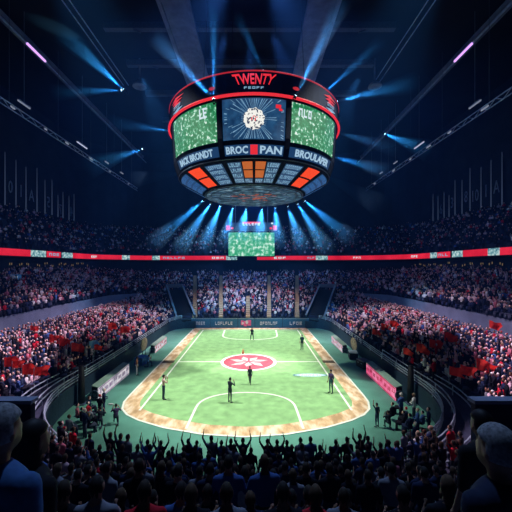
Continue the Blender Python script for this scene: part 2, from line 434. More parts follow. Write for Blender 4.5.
def dshape(hw, yb, yt, s):
    return [(-hw*1.02, yb)]+[(hw*math.cos(PI-PI*i/20)*1.0, yt-s*(1-abs(math.sin(PI*i/20))**0.8)*3.0) for i in range(0, 21)]+[(hw*1.02, yb)]
poly(dshape(3.7, 20.6, 26.5, 1), 0.17); poly(dshape(4.1, 52.3, 45.5, -1), 0.22)
struct(ln.build('pitch_lines', M['white_line']), 'white pitch lines')
# centre emblem: red disc in a white ring, pale arms meeting at the middle
em = thing('pitch_emblem', 'red oval emblem with pale star marks painted on the centre spot', 'pitch emblem', (0, 35, 0)); em['kind'] = 'thing'
mb = MB()
def disc(r, zz, n=48): return [(r*math.cos(2*PI*i/n), r*math.sin(2*PI*i/n), zz) for i in range(n)]
mb.add(disc(2.75, .038), [tuple(range(48))]); mb.build('disc', M['emblem_red'], em)
mb = MB().strip(disc(2.72, .042)+disc(2.72, .042)[:1], disc(3.05, .042)+disc(3.05, .042)[:1]); mb.build('ring', M['white_line'], em)
mb = MB()
for k, (ang, l, wd) in enumerate([(0.25, 2.2, .45), (1.0, 1.9, .5), (1.9, 2.0, .5), (2.75, 2.3, .5), (3.7, 2.2, .45), (4.6, 1.7, .5), (5.5, 2.2, .55)]):
    c, s_ = math.cos(ang), math.sin(ang)
    mb.add([(c*.25, s_*.25, .045), (c*l*.55-s_*wd, s_*l*.55+c*wd, .045), (c*l, s_*l, .045), (c*l*.6+s_*wd*.6, s_*l*.6-c*wd*.6, .045)], [(0, 1, 2, 3)])
mb.build('star_mark', M['emblem_pink'], em)
pl = thing('pitch_lettering', 'pale blue oval lettering painted on the pitch by the right touchline', 'pitch lettering', (6.0, 30.7, 0))
mb = MB(); n = 32; mb.add([(1.65*math.cos(2*PI*i/n), .45*math.sin(2*PI*i/n), .036) for i in range(n)], [tuple(range(n))]); mb.build('oval', M['pale_blue_paint'], pl)
mb = MB()
for x0, y0, x1, y1 in glyphs(6, 2.1, 0.4, random.Random(3)): mb.add([(x0, y0, .041), (x1, y0, .041), (x1, y1, .041), (x0, y1, .041)], [(0, 1, 2, 3)])
mb.build('lettering', M['white_line'], pl)
mb = MB()
for s, t in ((-1, 1), (1, 1)): mb.strip([(s*1.7*math.cos(a), .5*math.sin(a), .04) for a in np.linspace(-.9, .9, 10)], [(s*1.5*math.cos(a), .38*math.sin(a), .04) for a in np.linspace(-.9, .9, 10)])
mb.build('rim', M['navy_paint'], pl)
for s, nm in ((-1, 'left'), (1, 'right')):
    o = MB().box((s*8.75, 35.0, .035), (1.25, .8, .03)).build('floor_mat', M['mat_brown'])
    tag(o, f'dark brown mat on the {nm} orange border at the halfway line', 'floor mat')
a = at(243, 354, 38.2)
o = thing('training_cone', 'small orange and white marker on the pitch beyond the centre emblem', 'marker', (a.x, 38.2, .02))
MB().lathe([(0.20, 0), (.16, .05), (.05, .55), (0, .58)], (0, 0, 0), 16).build('cone', M['orange'], o)
MB().box((0, 0, .02), (.5, .5, .04)).build('base', M['white_line'], o)

# ------------------------------------------------------------------ far perimeter boards
rnd = random.Random(5)
BX = [(-10.0, -6.9), (-6.8, -2.2), (-2.1, 0.7), (0.8, 5.4), (5.5, 9.9)]
BL = ['dark teal advertising board at the far left end of the pitch', 'dark teal board with white letters left of the pink board', 'short board with a pink and white picture behind the far goal area',
      'dark teal board with white letters right of the pink board', 'dark teal advertising board at the far right end of the pitch']
for i, ((x0, x1), lb) in enumerate(zip(BX, BL)):
    t = thing('advertising_board', lb, 'advertising board', ((x0+x1)/2, 54.25, 0), group='advertising boards at the far end'); wd = x1-x0
    MB().box((0, 0, .78), (wd, .12, 1.5)).build('panel', M['ad_teal'], t)
    mb = MB()
    if i == 2:
        for (a_, b_, c_, d_) in [(-.9, -.3, -.5, .5), (-.45, -.5, .1, .4), (.2, -.4, .8, .55)]: mb.box(((a_+c_)/2, -.07, .8+(b_+d_)/2), (c_-a_, .02, d_-b_))
        mb.build('picture', M['ad_pink'], t)
        mb = MB(); mb.ell((.1, -.07, .95), (.28, .02, .35)); mb.ell((-.6, -.075, .8), (.2, .02, .2)); mb.build('picture_pale', M['ad_white'], t)
    else:
        for q in glyphs(4 if i in (0, 4) else 7, wd*(.5 if i in (0, 4) else .66), .55, rnd): mb.box(((q[0]+q[2])/2, -.07, .8+(q[1]+q[3])/2), (q[2]-q[0], .02, q[3]-q[1]))
        mb.build('lettering', M['ad_white'], t)
    MB().box((0, .02, 1.56), (wd, .16, .06)).build('top_rail', M['rail'], t)

# ------------------------------------------------------------------ touchline barrier boxes
def barrier(label, x, y0, y1, side, h, face, mark, dep=0.5, group=None):
    t = thing('barrier_box', label, 'barrier box', (x, (y0+y1)/2, 0), 0, group); L = y1-y0
    mb = MB(); mb.box((-side*-dep/2, 0, h*.5), (dep*.98, L*.99, h*.92)); mb.build('body', M['black'], t)
    mb = MB(); mb.box((-side*.02, 0, h*.50), (.05, L, h*.92)); mb.build('front_panel', face, t)
    mb = MB(); r = random.Random(int(abs(x*10+y0)))
    for k in range(int(L*1.3)):
        u = -L/2+L*(k+.5)/int(L*1.3)
        for q in glyphs(2, L/int(L*1.3)*.7, h*.26, r): mb.box((-side*.05, u+side*(q[0]+q[2])/2, h*(.50 if k % 3 else .62)+(q[1]+q[3])/2), (.02, q[2]-q[0], q[3]-q[1]))
    mb.build('lettering', mark, t)
    mb = MB(); mb.box((-side*.035, 0, h*.86), (.06, L*.98, h*.06)); mb.box((-side*.035, 0, h*.12), (.06, L*.98, h*.06)); mb.build('trim_strip', mark, t)
    mb = MB(); mb.add([(-side*.05, -L/2, h*.93), (-side*.05, L/2, h*.93), (side*dep, L/2, h*1.06), (side*dep, -L/2, h*1.06), (-side*.05, -L/2, h*.98), (-side*.05, L/2, h*.98), (side*dep, L/2, h*1.11), (side*dep, -L/2, h*1.11)],
                      [(0, 1, 2, 3), (4, 7, 6, 5), (0, 4, 5, 1), (2, 6, 7, 3), (0, 3, 7, 4), (1, 5, 6, 2)]); mb.build('top', M['pale_roof'], t)
    mb = MB(); yy = -L/2-.06; xc = side*dep*.5
    mb.lathe([(.30, -.03), (.36, -.03), (.36, .03), (.30, .03), (.30, -.03)], (0, 0, 0), 20)
    mb.v = [(xc+p[0], yy+p[2], h*.45+p[1]) for p in mb.v]
    for k in range(6):
        an = k*PI/6; mb.beam((xc-.33*math.cos(an), yy, h*.45-.33*math.sin(an)), (xc+.33*math.cos(an), yy, h*.45+.33*math.sin(an)), .03, .03)
    mb.build('reel', M['housing_edge'], t)
    for u in (-L/2+.3, L/2-.3): MB().box((side*dep*.5, u, .03), (dep*.9, .12, .06)).build('foot', M['black'], t)
    return t
barrier('white and purple lettered barrier box beside the left touchline', -11.55, 24.9, 31.0, -1, 1.08, M['glow_board_white'], M['ad_purple'])
barrier('pink panelled barrier box with black end beside the right touchline', 11.6, 24.8, 31.2, 1, 1.12, M['glow_board_pink'], M['ad_red'])
barrier('white and red barrier box farther along the left touchline', -11.3, 38.4, 43.4, -1, .95, M['glow_board_white'], M['ad_red'])
barrier('white and pink barrier box farther along the right touchline', 11.3, 38.6, 44.0, 1, .95, M['glow_board_white'], M['ad_pink'])
# equipment between the boxes
def heap(label, x, y, m1, m2, seed, name='equipment_case', cat='equipment case'):
    t = thing(name, label, cat, (x, y, 0), random.Random(seed).uniform(-.3, .3))
    MB().box((0, 0, .42), (.9, 1.3, .7)).build('case', m1, t)
    MB().box((0, 0, .80), (.92, 1.32, .08)).build('lid', m2, t)
    for u in (-.45, .45): MB().tube((-.3, u, .05), (.3, u, .05), .05).build('wheel', M['black'], t)
    for u in (-.3, .3): MB().box((-.47, u, .55), (.03, .2, .05)).build('handle', M['rail'], t)
heap('blue covered equipment case between the two left barrier boxes', -11.4, 34.2, M['tarp_blue'], M['tarp_blue'], 1)
heap('dark equipment case next to the right barrier boxes', 11.9, 33.0, M['black'], M['housing_edge'], 2)
heap('dark equipment case nearest the far right barrier box', 11.8, 36.2, M['black'], M['rail'], 3)
for s, nm in ((-1, 'left'), (1, 'right')):
    t = thing('padded_screen', f'round tan screen standing against the {nm} pitch wall', 'screen', (s*12.3, 37.5, 0), 0)
    mb = MB(); mb.ell((0, 0, 1.35), (.12, 1.15, .75), 20, 10); mb.build('pad', M['tan'], t, True)
    for u in (-.5, .5): MB().tube((0, u, 0), (0, u, .85), .04).build('leg', M['black'], t)
for s, nm in ((-1, 'left'), (1, 'right')):
    t = thing('netting_post', f'tall dark padded post at the near end of the {nm} pitch wall', 'padded post', (s*12.55, 24.4, 0))
    MB().tube((0, 0, 0), (0, 0, 2.9), .26, .2, 12).build('pad', M['black'], t, True); MB().box((0, 0, .04), (.7, .7, .08)).build('base', M['housing_edge'], t)
t = thing('bottle', 'small white bottle lying on the green floor near the left barrier box', 'bottle', (-10.2, 24.2, 0))
MB().tube((-.18, 0, .06), (.12, 0, .06), .06).build('body', M['ad_white'], t); MB().tube((.12, 0, .06), (.22, 0, .06), .03).build('cap', M['white_line'], t)

# ------------------------------------------------------------------ railings over the pitch wall and front rows
def railing(i0, i1, label, base, h, rails=2, post_every=3, off=0.0, group=None, z0=0.0):
    P = [Vector(p) for p in base[i0:i1+1]]
    t = thing('railing', label, 'railing', P[0], 0, group); o = P[0]
    mb = MB()
    for k in range(rails):
        zz = z0+h*(k+1)/rails
        for a_, b_ in zip(P[:-1], P[1:]): mb.tube(a_-o+Vector((0, 0, zz)), b_-o+Vector((0, 0, zz)), .045, None, 5, 0, False)
    mb.build('handrail', M['rail'], t)
    for k in range(0, len(P), post_every): MB().tube(P[k]-o, P[k]-o+Vector((0, 0, z0+h)), .04, None, 6).build('post', M['rail'], t)
    return t
for s, nm in ((0, 'left'), (1, 'right')):
    i0, i1 = (NS['near']+1, I_FAR0-6)
    if s: i0, i1 = NP-1-i1, NP-1-i0
    railing(i0, i1, f'pale metal railing along the top of the {nm} pitch wall', L1, .6, 3)
    for r, w_ in ((0, 'first'), (1, 'second')):
        k0, k1 = (NS['near']+3, I_SIDE0+8)
        if s: k0, k1 = NP-1-k1, NP-1-k0
        B = R1[r].copy()
        railing(k0, k1, f'low curved rail over the {w_} empty front row at the near {nm} corner', B, .7, 2, 3)

# ------------------------------------------------------------------ portals in the far corners
def portal(s, nm):
    t = thing('stair_portal', f'dark stair opening with raised side walls in the far {nm} corner seats', 'stair portal'); t['kind'] = 'structure'
    A, B = Vector((s*10.9, 53.9, 1.2)), Vector((s*15.4, 64.6, 5.6)); ax = (B-A); sd = Vector((ax.y, -ax.x, 0)).normalized()
    hw = 1.55
    MB().beam(A, B, 2*hw, .3).build('ramp', M['black'], t)
    for k in (-1, 1): MB().beam(A+sd*k*hw+Vector((0, 0, .35)), B+sd*k*hw+Vector((0, 0, .35)), .25, 1.1).build('side_wall', M['stand_wall'], t)
    for k in (-1, 1): MB().beam(A+sd*k*hw+Vector((0, 0, 1.0)), B+sd*k*hw+Vector((0, 0, 1.0)), .3, .14).build('coping', M['rail'], t)
    MB().beam(B-sd*(hw+.2)+Vector((0, 0, .9)), B+sd*(hw+.2)+Vector((0, 0, .9)), .4, .7).build('header', M['walkway'], t)
    MB().box((A.x, A.y+.15, .6), (3.3, .3, 1.2)).build('front_panel', M['stand_wall'], t)
    return A, B, sd, hw
PORT = [portal(-1, 'left'), portal(1, 'right')]
def in_portal(x, y):
    for A, B, sd, hw in PORT:
        ax = Vector((B.x-A.x, B.y-A.y)); L = ax.length; ax /= L; d = Vector((x-A.x, y-A.y))
        if -1 < d.dot(ax) < L+1.0 and abs(d.x*sd.x+d.y*sd.y) < hw+.45: return True
    return False
AISLES = [(195, 54, 99), (221, 54, 99), (248, 54, 64), (269, 54, 99), (297, 54, 99)]
def in_aisle(x, y):
    if y < 54: return False
    px = PX0+(x-CX)/y*F
    return any(abs(px-a[0])*y/F < .6 for a in AISLES if y < a[2])
for n_, a_ in enumerate(AISLES):
    mb = MB(); k = (a_[0]-PX0)/F
    for R, (Aa, Bb, n) in ((R1, (L1, L2, 13)), (R2, (L3b, L4, 14))):
        ih = HALF if len(R[0]) == NP else HALF-IS0
        for r in R:
            y, zz = float(r[ih][1]), float(r[ih][2])
            if y < a_[2]: mb.box((CX+k*y, y, zz+.14), (.7, .95, .3))
    struct(mb.build('stair_aisle', M['aisle']), 'tan stair aisle in the far stand')

# ------------------------------------------------------------------ people
def capsule(mb, p, q, r0, r1, n=10):
    p, q = Vector(p), Vector(q)
    mb.tube(p, q, r0, r1, n); mb.ell(p, (r0, r0, r0), n, 6); mb.ell(q, (r1, r1, r1), n, 6)
def segs_for(pose, fingers=False):
    """Tapered limbs of a 1.75 m figure facing +y: (kind, p, q, r0, r1) and ellipsoids (kind, centre, radii)."""
    S, E = [], []
    seated = pose.get('seated'); lean = pose.get('lean', 0.0); hz = 0.48 if seated else pose.get('hip', .93)
    dz = hz-.93
    def up(x, y, zz): return Vector((x, y+lean*(zz-.93), zz+dz))
    E += [('trousers', up(0, 0, .96), (.165, .115, .14)), ('shirt', up(0, 0, 1.12), (.15, .10, .19)), ('shirt', up(0, .005, 1.31), (.19, .115, .19)), ('shirt', up(0, -.01, 1.41), (.20, .085, .085))]
    hc = up(0, .02, 1.645); tilt = pose.get('head', (0, 0)); hc = hc+Vector((tilt[0], tilt[1], 0))
    S.append(('skin', up(0, -.005, 1.44), hc-Vector((0, 0, .06)), .058, .052))
    E.append(('head', hc, (.077, .096, .118))); E.append(('skin', hc+Vector((0, .045, -.05)), (.055, .06, .07)))
    E.append(('skin', hc+Vector((0, .103, -.02)), (.014, .02, .022)))
    for s in (-1, 1): E.append(('skin', hc+Vector((s*.08, -.005, -.015)), (.014, .024, .034)))
    for i, s in enumerate((-1, 1)):
        sh = up(s*.185, 0, 1.41)
        el, wr = pose['arms'][i]; el = sh+Vector(el); wr = el+Vector(wr)
        S.append(('sleeve', sh, el, .056, .043)); S.append(('fore', el, wr, .042, .027))
        h = (wr-el).normalized(); pm = wr+h*.05
        sdv = h.orthogonal().normalized(); E.append(('skin', pm, (.036, .036, .04)))
        if fingers:
            n2 = h.cross(sdv)
            for k, (o_, l_) in enumerate(((-.028, .062), (-.010, .078), (.010, .072), (.028, .056))):
                b_ = pm+h*.035+sdv*o_; c_ = b_+h*l_*.55; e_ = c_+(h*.8+n2*.6).normalized()*l_*.5
                S.append(('skin', b_, c_, .0105, .010)); S.append(('skin', c_, e_, .010, .008))
            b_ = pm-sdv*.03; S.append(('skin', b_, b_-sdv*.03+h*.035+n2*.015, .0125, .010))
        else: S.append(('skin', pm, pm+h*.075+Vector((0, 0, -.01)), .03, .018))
        hp = Vector((s*.09, 0, hz)); kn, an = pose['legs'][i]; kn = hp+Vector(kn); an = kn+Vector(an)
        S.append(('trousers', hp, kn, .086, .06)); S.append(('trousers', kn, an, .058, .038))
        S.append(('shoe', an+Vector((0, -.02, -.035)), an+Vector((s*.03, .16, -.045)), .042, .034))
    return S, E
REST = [((-.05, -.02, -.29), (-.02, .07, -.25)), ((.05, -.02, -.29), (.02, .07, -.25))]
UP = [((-.14, .05, .24), (.04, .03, .26)), ((.14, .05, .24), (-.04, .03, .26))]
CLAP = [((-.07, .08, -.26), (.14, .20, .10)), ((.07, .08, -.26), (-.14, .20, .10))]
FACE = [((-.12, .16, -.18), (.12, .06, .24)), ((.12, .16, -.18), (-.12, .06, .24))]
STAND = [((-.02, .0, -.43), (-.01, -.02, -.42)), ((.02, .0, -.43), (.01, -.02, -.42))]
STRIDE = [((-.01, .16, -.40), (0, -.03, -.42)), ((.01, -.10, -.42), (0, -.18, -.38))]
SIT = [((-.05, .40, .02), (-.02, .02, -.42)), ((.05, .40, .02), (.02, .02, -.42))]
KNEEL = [((-.03, .36, .02), (0, -.05, -.41)), ((.03, .05, -.40), (0, -.40, -.01))]
POSES = {
 'stand': dict(arms=REST, legs=STAND), 'cheer': dict(arms=UP, legs=STAND), 'clap': dict(arms=CLAP, legs=STAND), 'one': dict(arms=[UP[0], REST[1]], legs=STAND),
 'sit': dict(arms=CLAP, legs=SIT, seated=True), 'walk': dict(arms=[((-.05, .1, -.27), (0, .12, -.22)), ((.05, -.12, -.26), (0, -.02, -.25))], legs=STRIDE, lean=.05),
 'camera': dict(arms=FACE, legs=STAND), 'kneel': dict(arms=FACE, legs=KNEEL, hip=.50, lean=.15), 'wide': dict(arms=[REST[0], FACE[1]], legs=[((-.09, .02, -.43), (-.05, -.02, -.41)), ((.09, .0, -.43), (.05, -.02, -.41))]),
}
def remesh(mb, voxel, ratio=1.0, smooth=3):
    me = mb.mesh('raw'); o = link('raw', me)
    m = o.modifiers.new('r', 'REMESH'); m.mode = 'VOXEL'; m.voxel_size = voxel
    m = o.modifiers.new('s', 'SMOOTH'); m.factor = .5; m.iterations = smooth
    if ratio < 1: m = o.modifiers.new('d', 'DECIMATE'); m.ratio = ratio
    dg = bpy.context.evaluated_depsgraph_get(); dg.update()
    out = bpy.data.meshes.new_from_object(o.evaluated_get(dg))
    bpy.data.objects.remove(o); bpy.data.meshes.remove(me)
    out.polygons.foreach_set('use_smooth', [True]*len(out.polygons))
    return out
def body_mesh(name, pose, voxel, ratio, mats, bare=True, hair=True, fingers=False, only=None, grow=0.0):
    S, E = segs_for(pose, fingers); mb = MB()
    for k, p, q, a, b in S:
        if only is None or k in only: capsule(mb, p, q, a+grow, b+grow)
    for k, c, r in E:
        if only is None or k in only: mb.ell(c, [x+grow for x in r], 14, 10)
    me = remesh(mb, voxel, ratio)
    me.name = name
    for m in mats: me.materials.append(m)
    if only is not None: return me
    nf = len(me.polygons); c = np.zeros(nf*3); me.polygons.foreach_get('center', c); c = c.reshape(-1, 3)
    best = np.full(nf, 1e9); idx = np.zeros(nf, int)
    code = {'skin': 0, 'head': 0, 'shirt': 1, 'sleeve': 1, 'fore': 0 if bare else 1, 'trousers': 2, 'shoe': 3}
    for k, p, q, a, b in S:
        p, q = np.array(p), np.array(q); d = q-p; t = np.clip(((c-p)@d)/max(d@d, 1e-9), 0, 1)
        dist = np.linalg.norm(c-(p+t[:, None]*d), axis=1)-(a+(b-a)*t); w = dist < best; best[w] = dist[w]; idx[w] = code[k]
    for k, e, r in E:
        e, r = np.array(e), np.array(r); q = (c-e)/r; dist = (np.linalg.norm(q, axis=1)-1)*r.min(); w = dist < best; best[w] = dist[w]; idx[w] = code[k]
    if hair:
        h = [np.array(e) for k, e, r in E if k == 'head'][0]; q = c-h
        w = (np.abs(q).max(1) < .14) & (q[:, 2] > -.06) & ((q[:, 2] > .045+.3*np.maximum(q[:, 1], 0)) | (q[:, 1] < -.02)); idx[w] = 4
    me.polygons.foreach_set('material_index', idx.astype(np.int32)); me.update()
    return me
CM = [M['skin'], M['shirt'], M['trousers'], M['shoe'], M['hair']]
CROWD_ME = [body_mesh('person', POSES[p], .034, .6, CM) for p in ('stand', 'cheer', 'clap', 'one', 'sit', 'camera')]

# people on the pitch, each with a hair mesh of its own
def hair_mesh(S, E, grow, mat_, long=0.0):
    h = [Vector(e) for k, e, r in E if k == 'head'][0]; mb = MB(); mb.ell((0, 0, 0), (.077+grow, .096+grow, .118+grow), 28, 20)
    V = []
    for x, y, zz in mb.v:
        f = 1.0
        if y > .015 and zz < .055: f = .80
        elif zz < -.055: f = .82
        p = Vector((x, y, zz))*f
        if long and y < .02 and zz < -.02: p = Vector((x*1.12, y*1.05-.01, zz-long*min(1, (-zz-.02)/.08)))
        V.append(tuple(h+p+Vector((0, -.004, .006))))
    mb.v = V; me = mb.mesh('hair'); me.materials.append(mat_); me.polygons.foreach_set('use_smooth', [True]*len(me.polygons)); return me
def human(label, pose, loc, rz, height, shirt, trousers, cat='person', group=None, bare=True, hair=None, skin=None):
    t = thing('person', label, cat, loc, rz, group); k = height/1.75; t.scale = (k, k, k)
    me = body_mesh('body', POSES[pose], .016, .4, [skin or M['skin_plain'], shirt, trousers, M['shoe']], bare, False, True)
    link('body', me, t); S, E = segs_for(POSES[pose])
    link('hair', hair_mesh(S, E, .012, hair or M['hair_black']), t)
    return t
def ground(px, py, dz=0.04):
    d = F*(CZ-dz)/(py-PY0); p = at(px, py, d); p.z = dz; return p
sh_pink = mat('shirt_pink', (0.62, 0.38, 0.40), .8); sh_dark = mat('suit_dark', (0.02, 0.028, 0.05), .8); tr_navy = mat('jeans_navy', (0.025, 0.045, 0.10), .8)
sh_plum = mat('shirt_plum', (0.07, 0.04, 0.13), .8); tr_teal = mat('trousers_teal', (0.02, 0.07, 0.11), .8); sh_white = mat('shirt_white', (0.7, 0.72, 0.75), .8); sh_rust = mat('shirt_rust', (.42, .16, .10), .8)
human('person in pale pink top and navy trousers, hands at face, by the left touchline', 'camera', ground(163.5, 399.5), -1.0, 1.92, sh_pink, tr_navy)
pz = human('person in dark suit with hands at the face on the near half of the pitch', 'camera', ground(230, 402.5), -.7, 1.90, sh_dark, sh_dark, bare=False)
human('person in dark suit walking just below the centre emblem', 'walk', ground(250, 384.5), 2.9, 1.62, sh_dark, sh_dark, bare=False)
human('person in plum top and teal trousers standing on the right touchline', 'stand', ground(331, 393), 2.2, 1.92, sh_plum, tr_teal)
human('person in dark clothes at the far end of the right touchline', 'stand', ground(302, 349.5), 2.6, 1.85, tr_teal, sh_dark)
human('person in dark clothes standing alone in the far goal area', 'wide', ground(252, 340), PI, 1.75, sh_dark, sh_dark)
human('person in rust top and white trousers standing by the end of the left barrier box', 'stand', ground(137, 375), -1.3, 1.75, sh_rust, sh_white)
human('person in blue top crouching by the blue equipment case', 'kneel', ground(148, 367), -1.5, 1.7, M['tarp_blue'], tr_navy)
human('person in dark clothes crouching at the near left corner of the pitch border', 'kneel', ground(116, 424), 0.4, 1.7, sh_plum, sh_dark)
human('person in dark top crouching to the left of the near left pitch corner', 'kneel', ground(100, 427), 0.2, 1.7, sh_dark, sh_dark)
human('person in navy with one arm raised at near right corner of pitch border', 'one', ground(377, 427), .5, 1.55, tr_navy, tr_navy)
human('person in black crouching to the right of the near right pitch corner', 'kneel', ground(389, 429), .2, 1.5, sh_dark, sh_dark)

# ------------------------------------------------------------------ foreground spectators
def near_person(label, head_px, d, rz, height, hair_m, shirt_m, pose='stand', long=0.0, skin=None, turn=0.0):
    """A figure seen from behind whose head centre projects at head_px."""
    h = at(head_px[0], head_px[1], d); k = height/1.75; zf = h.z-1.645*k
    t = thing('person', label, 'person', (h.x, h.y-.02, zf), rz); t.scale = (k, k, k)
    P = dict(POSES[pose]); S, E = segs_for(P, True)
    me = body_mesh('body', P, .013, .5, [skin or M['skin_plain'], shirt_m, sh_dark, M['shoe']], True, False, True); link('body', me, t)
    sm = body_mesh('shirt', P, .013, .6, [shirt_m], only=('shirt', 'sleeve'), grow=.014); link('shirt', sm, t)
    cb = MB(); nk = Vector((0, -.005, 1.475)); cb.lathe([(.072, -.03), (.08, -.03), (.076, .012), (.066, .012), (.072, -.03)], nk, 24); cb.build('collar', shirt_m, t, True)
    link('hair', hair_mesh(S, E, .014, hair_m, long), t)
    return t
near_person('person with grey hair in blue shirt seen from behind at the bottom left corner', (-1, 431), 1.62, -.25, 1.78, M['hair_grey'], M['shirt_blue'])
near_person('person with long black hair in dark top beside the grey haired person in blue', (31, 440), 2.05, -.5, 1.72, M['hair_black'], M['shirt_black'], long=.16)
near_person('person with grey hair in navy top seen from behind at the bottom right corner', (498, 449), 1.66, .35, 1.70, M['hair_grey'], M['shirt_navy'])
near_person('person with black hair in front of the grey haired person at the bottom right', (482, 424), 2.9, .2, 1.70, M['hair_black'], M['shirt_black'])
for s, nm, px in ((-1, 'left', 30), (1, 'right', 476)):
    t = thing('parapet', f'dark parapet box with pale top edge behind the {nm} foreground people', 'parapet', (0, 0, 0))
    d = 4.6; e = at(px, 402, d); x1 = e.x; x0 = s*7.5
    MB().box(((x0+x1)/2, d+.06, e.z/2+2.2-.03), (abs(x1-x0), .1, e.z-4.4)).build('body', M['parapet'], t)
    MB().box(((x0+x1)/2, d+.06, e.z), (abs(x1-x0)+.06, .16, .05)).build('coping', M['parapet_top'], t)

# ------------------------------------------------------------------ the crowd
WHITE, PINKW, NAVY, BLACK, RED, BLUE, GREY, ROSE = (.80, .78, .80), (.78, .55, .62), (.02, .03, .08), (.012, .012, .02), (.60, .02, .04), (.07, .15, .42), (.25, .26, .32), (.55, .16, .22)
CNAME = {WHITE: 'white', PINKW: 'pale pink', NAVY: 'navy', BLACK: 'black', RED: 'red', BLUE: 'blue', GREY: 'grey', ROSE: 'rose'}
def pick(r, red=0.0):
    if r.random() < red: return RED
    return r.choices([WHITE, PINKW, NAVY, BLACK, RED, BLUE, GREY, ROSE], [8, 10, 34, 29, 3, 5, 5, 6])[0]
def along(row, gap, r, fill, jitter=.12):
    """Places along one tread."""
    seg = np.linalg.norm(np.diff(row[:, :2], axis=0), axis=1); cum = np.concatenate([[0], np.cumsum(seg)]); L = cum[-1]
    s = r.uniform(0, gap); out = []
    while s < L:
        if r.random() < fill:
            t = min(max(s+r.uniform(-jitter, jitter), 0), L-1e-3)
            k = int(np.searchsorted(cum, t, 'right')-1); k = min(k, len(seg)-1); u = (t-cum[k])/max(seg[k], 1e-6)
            out.append(row[k]*(1-u)+row[k+1]*u)
        s += gap
    return out
rc = random.Random(11); PEOPLE = []
for k, row in enumerate(R1):
    for j, p in enumerate(along(row, .47, rc, .96)):
        x, y, zz = p
        if y < 14 and j % 6 == 5: continue
        if in_portal(x, y) or in_aisle(x, y): continue
        if abs(x) > 9.0 and k < (2 if y < 24 else 1) and 14 < y < 36: continue
        if y < 3.3 and abs(x) < 9: continue
        if 3.9 < y < 5.3 and 1.9 < abs(x) < 7.8: continue
        PEOPLE.append((x, y, zz, 1, k))
for k, row in enumerate(R2):
    for p in along(row, .5, rc, .9):
        x, y, zz = p
        if in_portal(x, y) or in_aisle(x, y): continue
        PEOPLE.append((x, y, zz, 2, k))
for k, row in enumerate(R3):
    for p in along(row, .62, rc, .62): PEOPLE.append((p[0], p[1], p[2], 3, k)) if rc.random() < .8 else None
for s in (-1, 1):                                   # people standing on the floor in the near corners
    for i in range(26):
        PEOPLE.append((s*rc.uniform(9.6, 11.3)+(0 if s < 0 else .3), rc.uniform(17.8, 22.6), 0.02, 0, 0))
ok = []; grid = {}
for p in PEOPLE:
    px = PX0+(p[0]-CX)/max(p[1], .1)*F
    if p[1] < .8 or px < -70 or px > 582: continue
    if p[3] == 0 and (abs(p[0])-2)**2+(p[1]-24)**2 > 10.3**2: continue
    py = PY0-(p[2]-CZ)/p[1]*F
    if p[3] == 0 and any(abs(p[0]-q[0]) < .45 and abs(p[1]-q[1]) < .45 for q in ok if q[3] == 0): continue
    inframe = -4 < px < 516 and py-1.75/p[1]*F < 514
    ok.append((*p, px, py, inframe))
ok.sort(key=lambda p: (not p[7], p[1]))
N_IND = 288
IND, REST_P = ok[:N_IND], ok[N_IND:]
ORD = ['zeroth', 'first', 'second', 'third', 'fourth', 'fifth', 'sixth', 'seventh', 'eighth', 'ninth', 'tenth', 'eleventh', 'twelfth', 'thirteenth', 'fourteenth', 'fifteenth', 'sixteenth', 'seventeenth', 'eighteenth', 'nineteenth']
def ordinal(n):
    if n < 20: return ORD[n]
    T = {2: 'twent', 3: 'thirt', 4: 'fort', 5: 'fift', 6: 'sixt'}[n//10]
    return T+'ieth' if n % 10 == 0 else T+'y-'+ORD[n % 10]
def bunch(p):
    x, y, zz, tier, k = p[:5]
    sd = 'left' if x < 0 else 'right'
    if tier == 0: return ('floor', sd, 0)
    if y < 13 and abs(x) < 10: return ('near', '', k)
    return ('corner', sd, k)
rank = {}
for p in sorted(IND, key=lambda p: p[5]):
    b = bunch(p); rank.setdefault(b, []).append(p)
for p in IND:
    x, y, zz, tier, k, px, py, inf = p
    c = pick(rc, .1 if tier else .25); b = bunch(p); nearrow = b[0] == 'near'
    pi = rc.choices(range(6), [30, 8, 18, 8, 28, 8] if not (tier == 1 and y > 11.2 and y < 13.3 and abs(x) < 9) else [40, 22, 8, 24, 0, 6])[0]
    if tier == 0: pi = rc.choice([0, 2, 3, 5])
    if b[0] == 'corner': pi = rc.choice([0, 4, 4, 4, 2])
    if nearrow and 3 < y < 9: pi = rc.choice([0, 2, 4, 4]) if y > 5 else 4
    if nearrow: c = rc.choice([NAVY, BLACK, BLACK, BLUE, GREY]) if rc.random() < .85 else c
    o = link('person', CROWD_ME[pi]); o.location = (x, y, zz); o.rotation_euler = (0, 0, math.atan2(x, 33-y)+rc.uniform(-.3, .3))
    k2 = rc.uniform(.93, 1.05); o.scale = (k2, k2, k2); o.color = (*c, 1)
    act = ['standing', 'cheering', 'clapping', 'waving', 'seated', 'peering'][pi]
    n = rank[b].index(p)+1
    if b[0] == 'floor': wh = f'on the floor at near {b[1]} corner, {ordinal(n)} from left'
    elif nearrow: wh = f'{ordinal(k+1)} row of near stand, {ordinal(n)} from left'
    else: wh = f'{ordinal(k+1)} row of near {b[1]} corner stand, {ordinal(n)} from left'
    tag(o, f'{act} spectator in {CNAME[c]}, {wh}', 'person', 'spectators nearest the viewer')
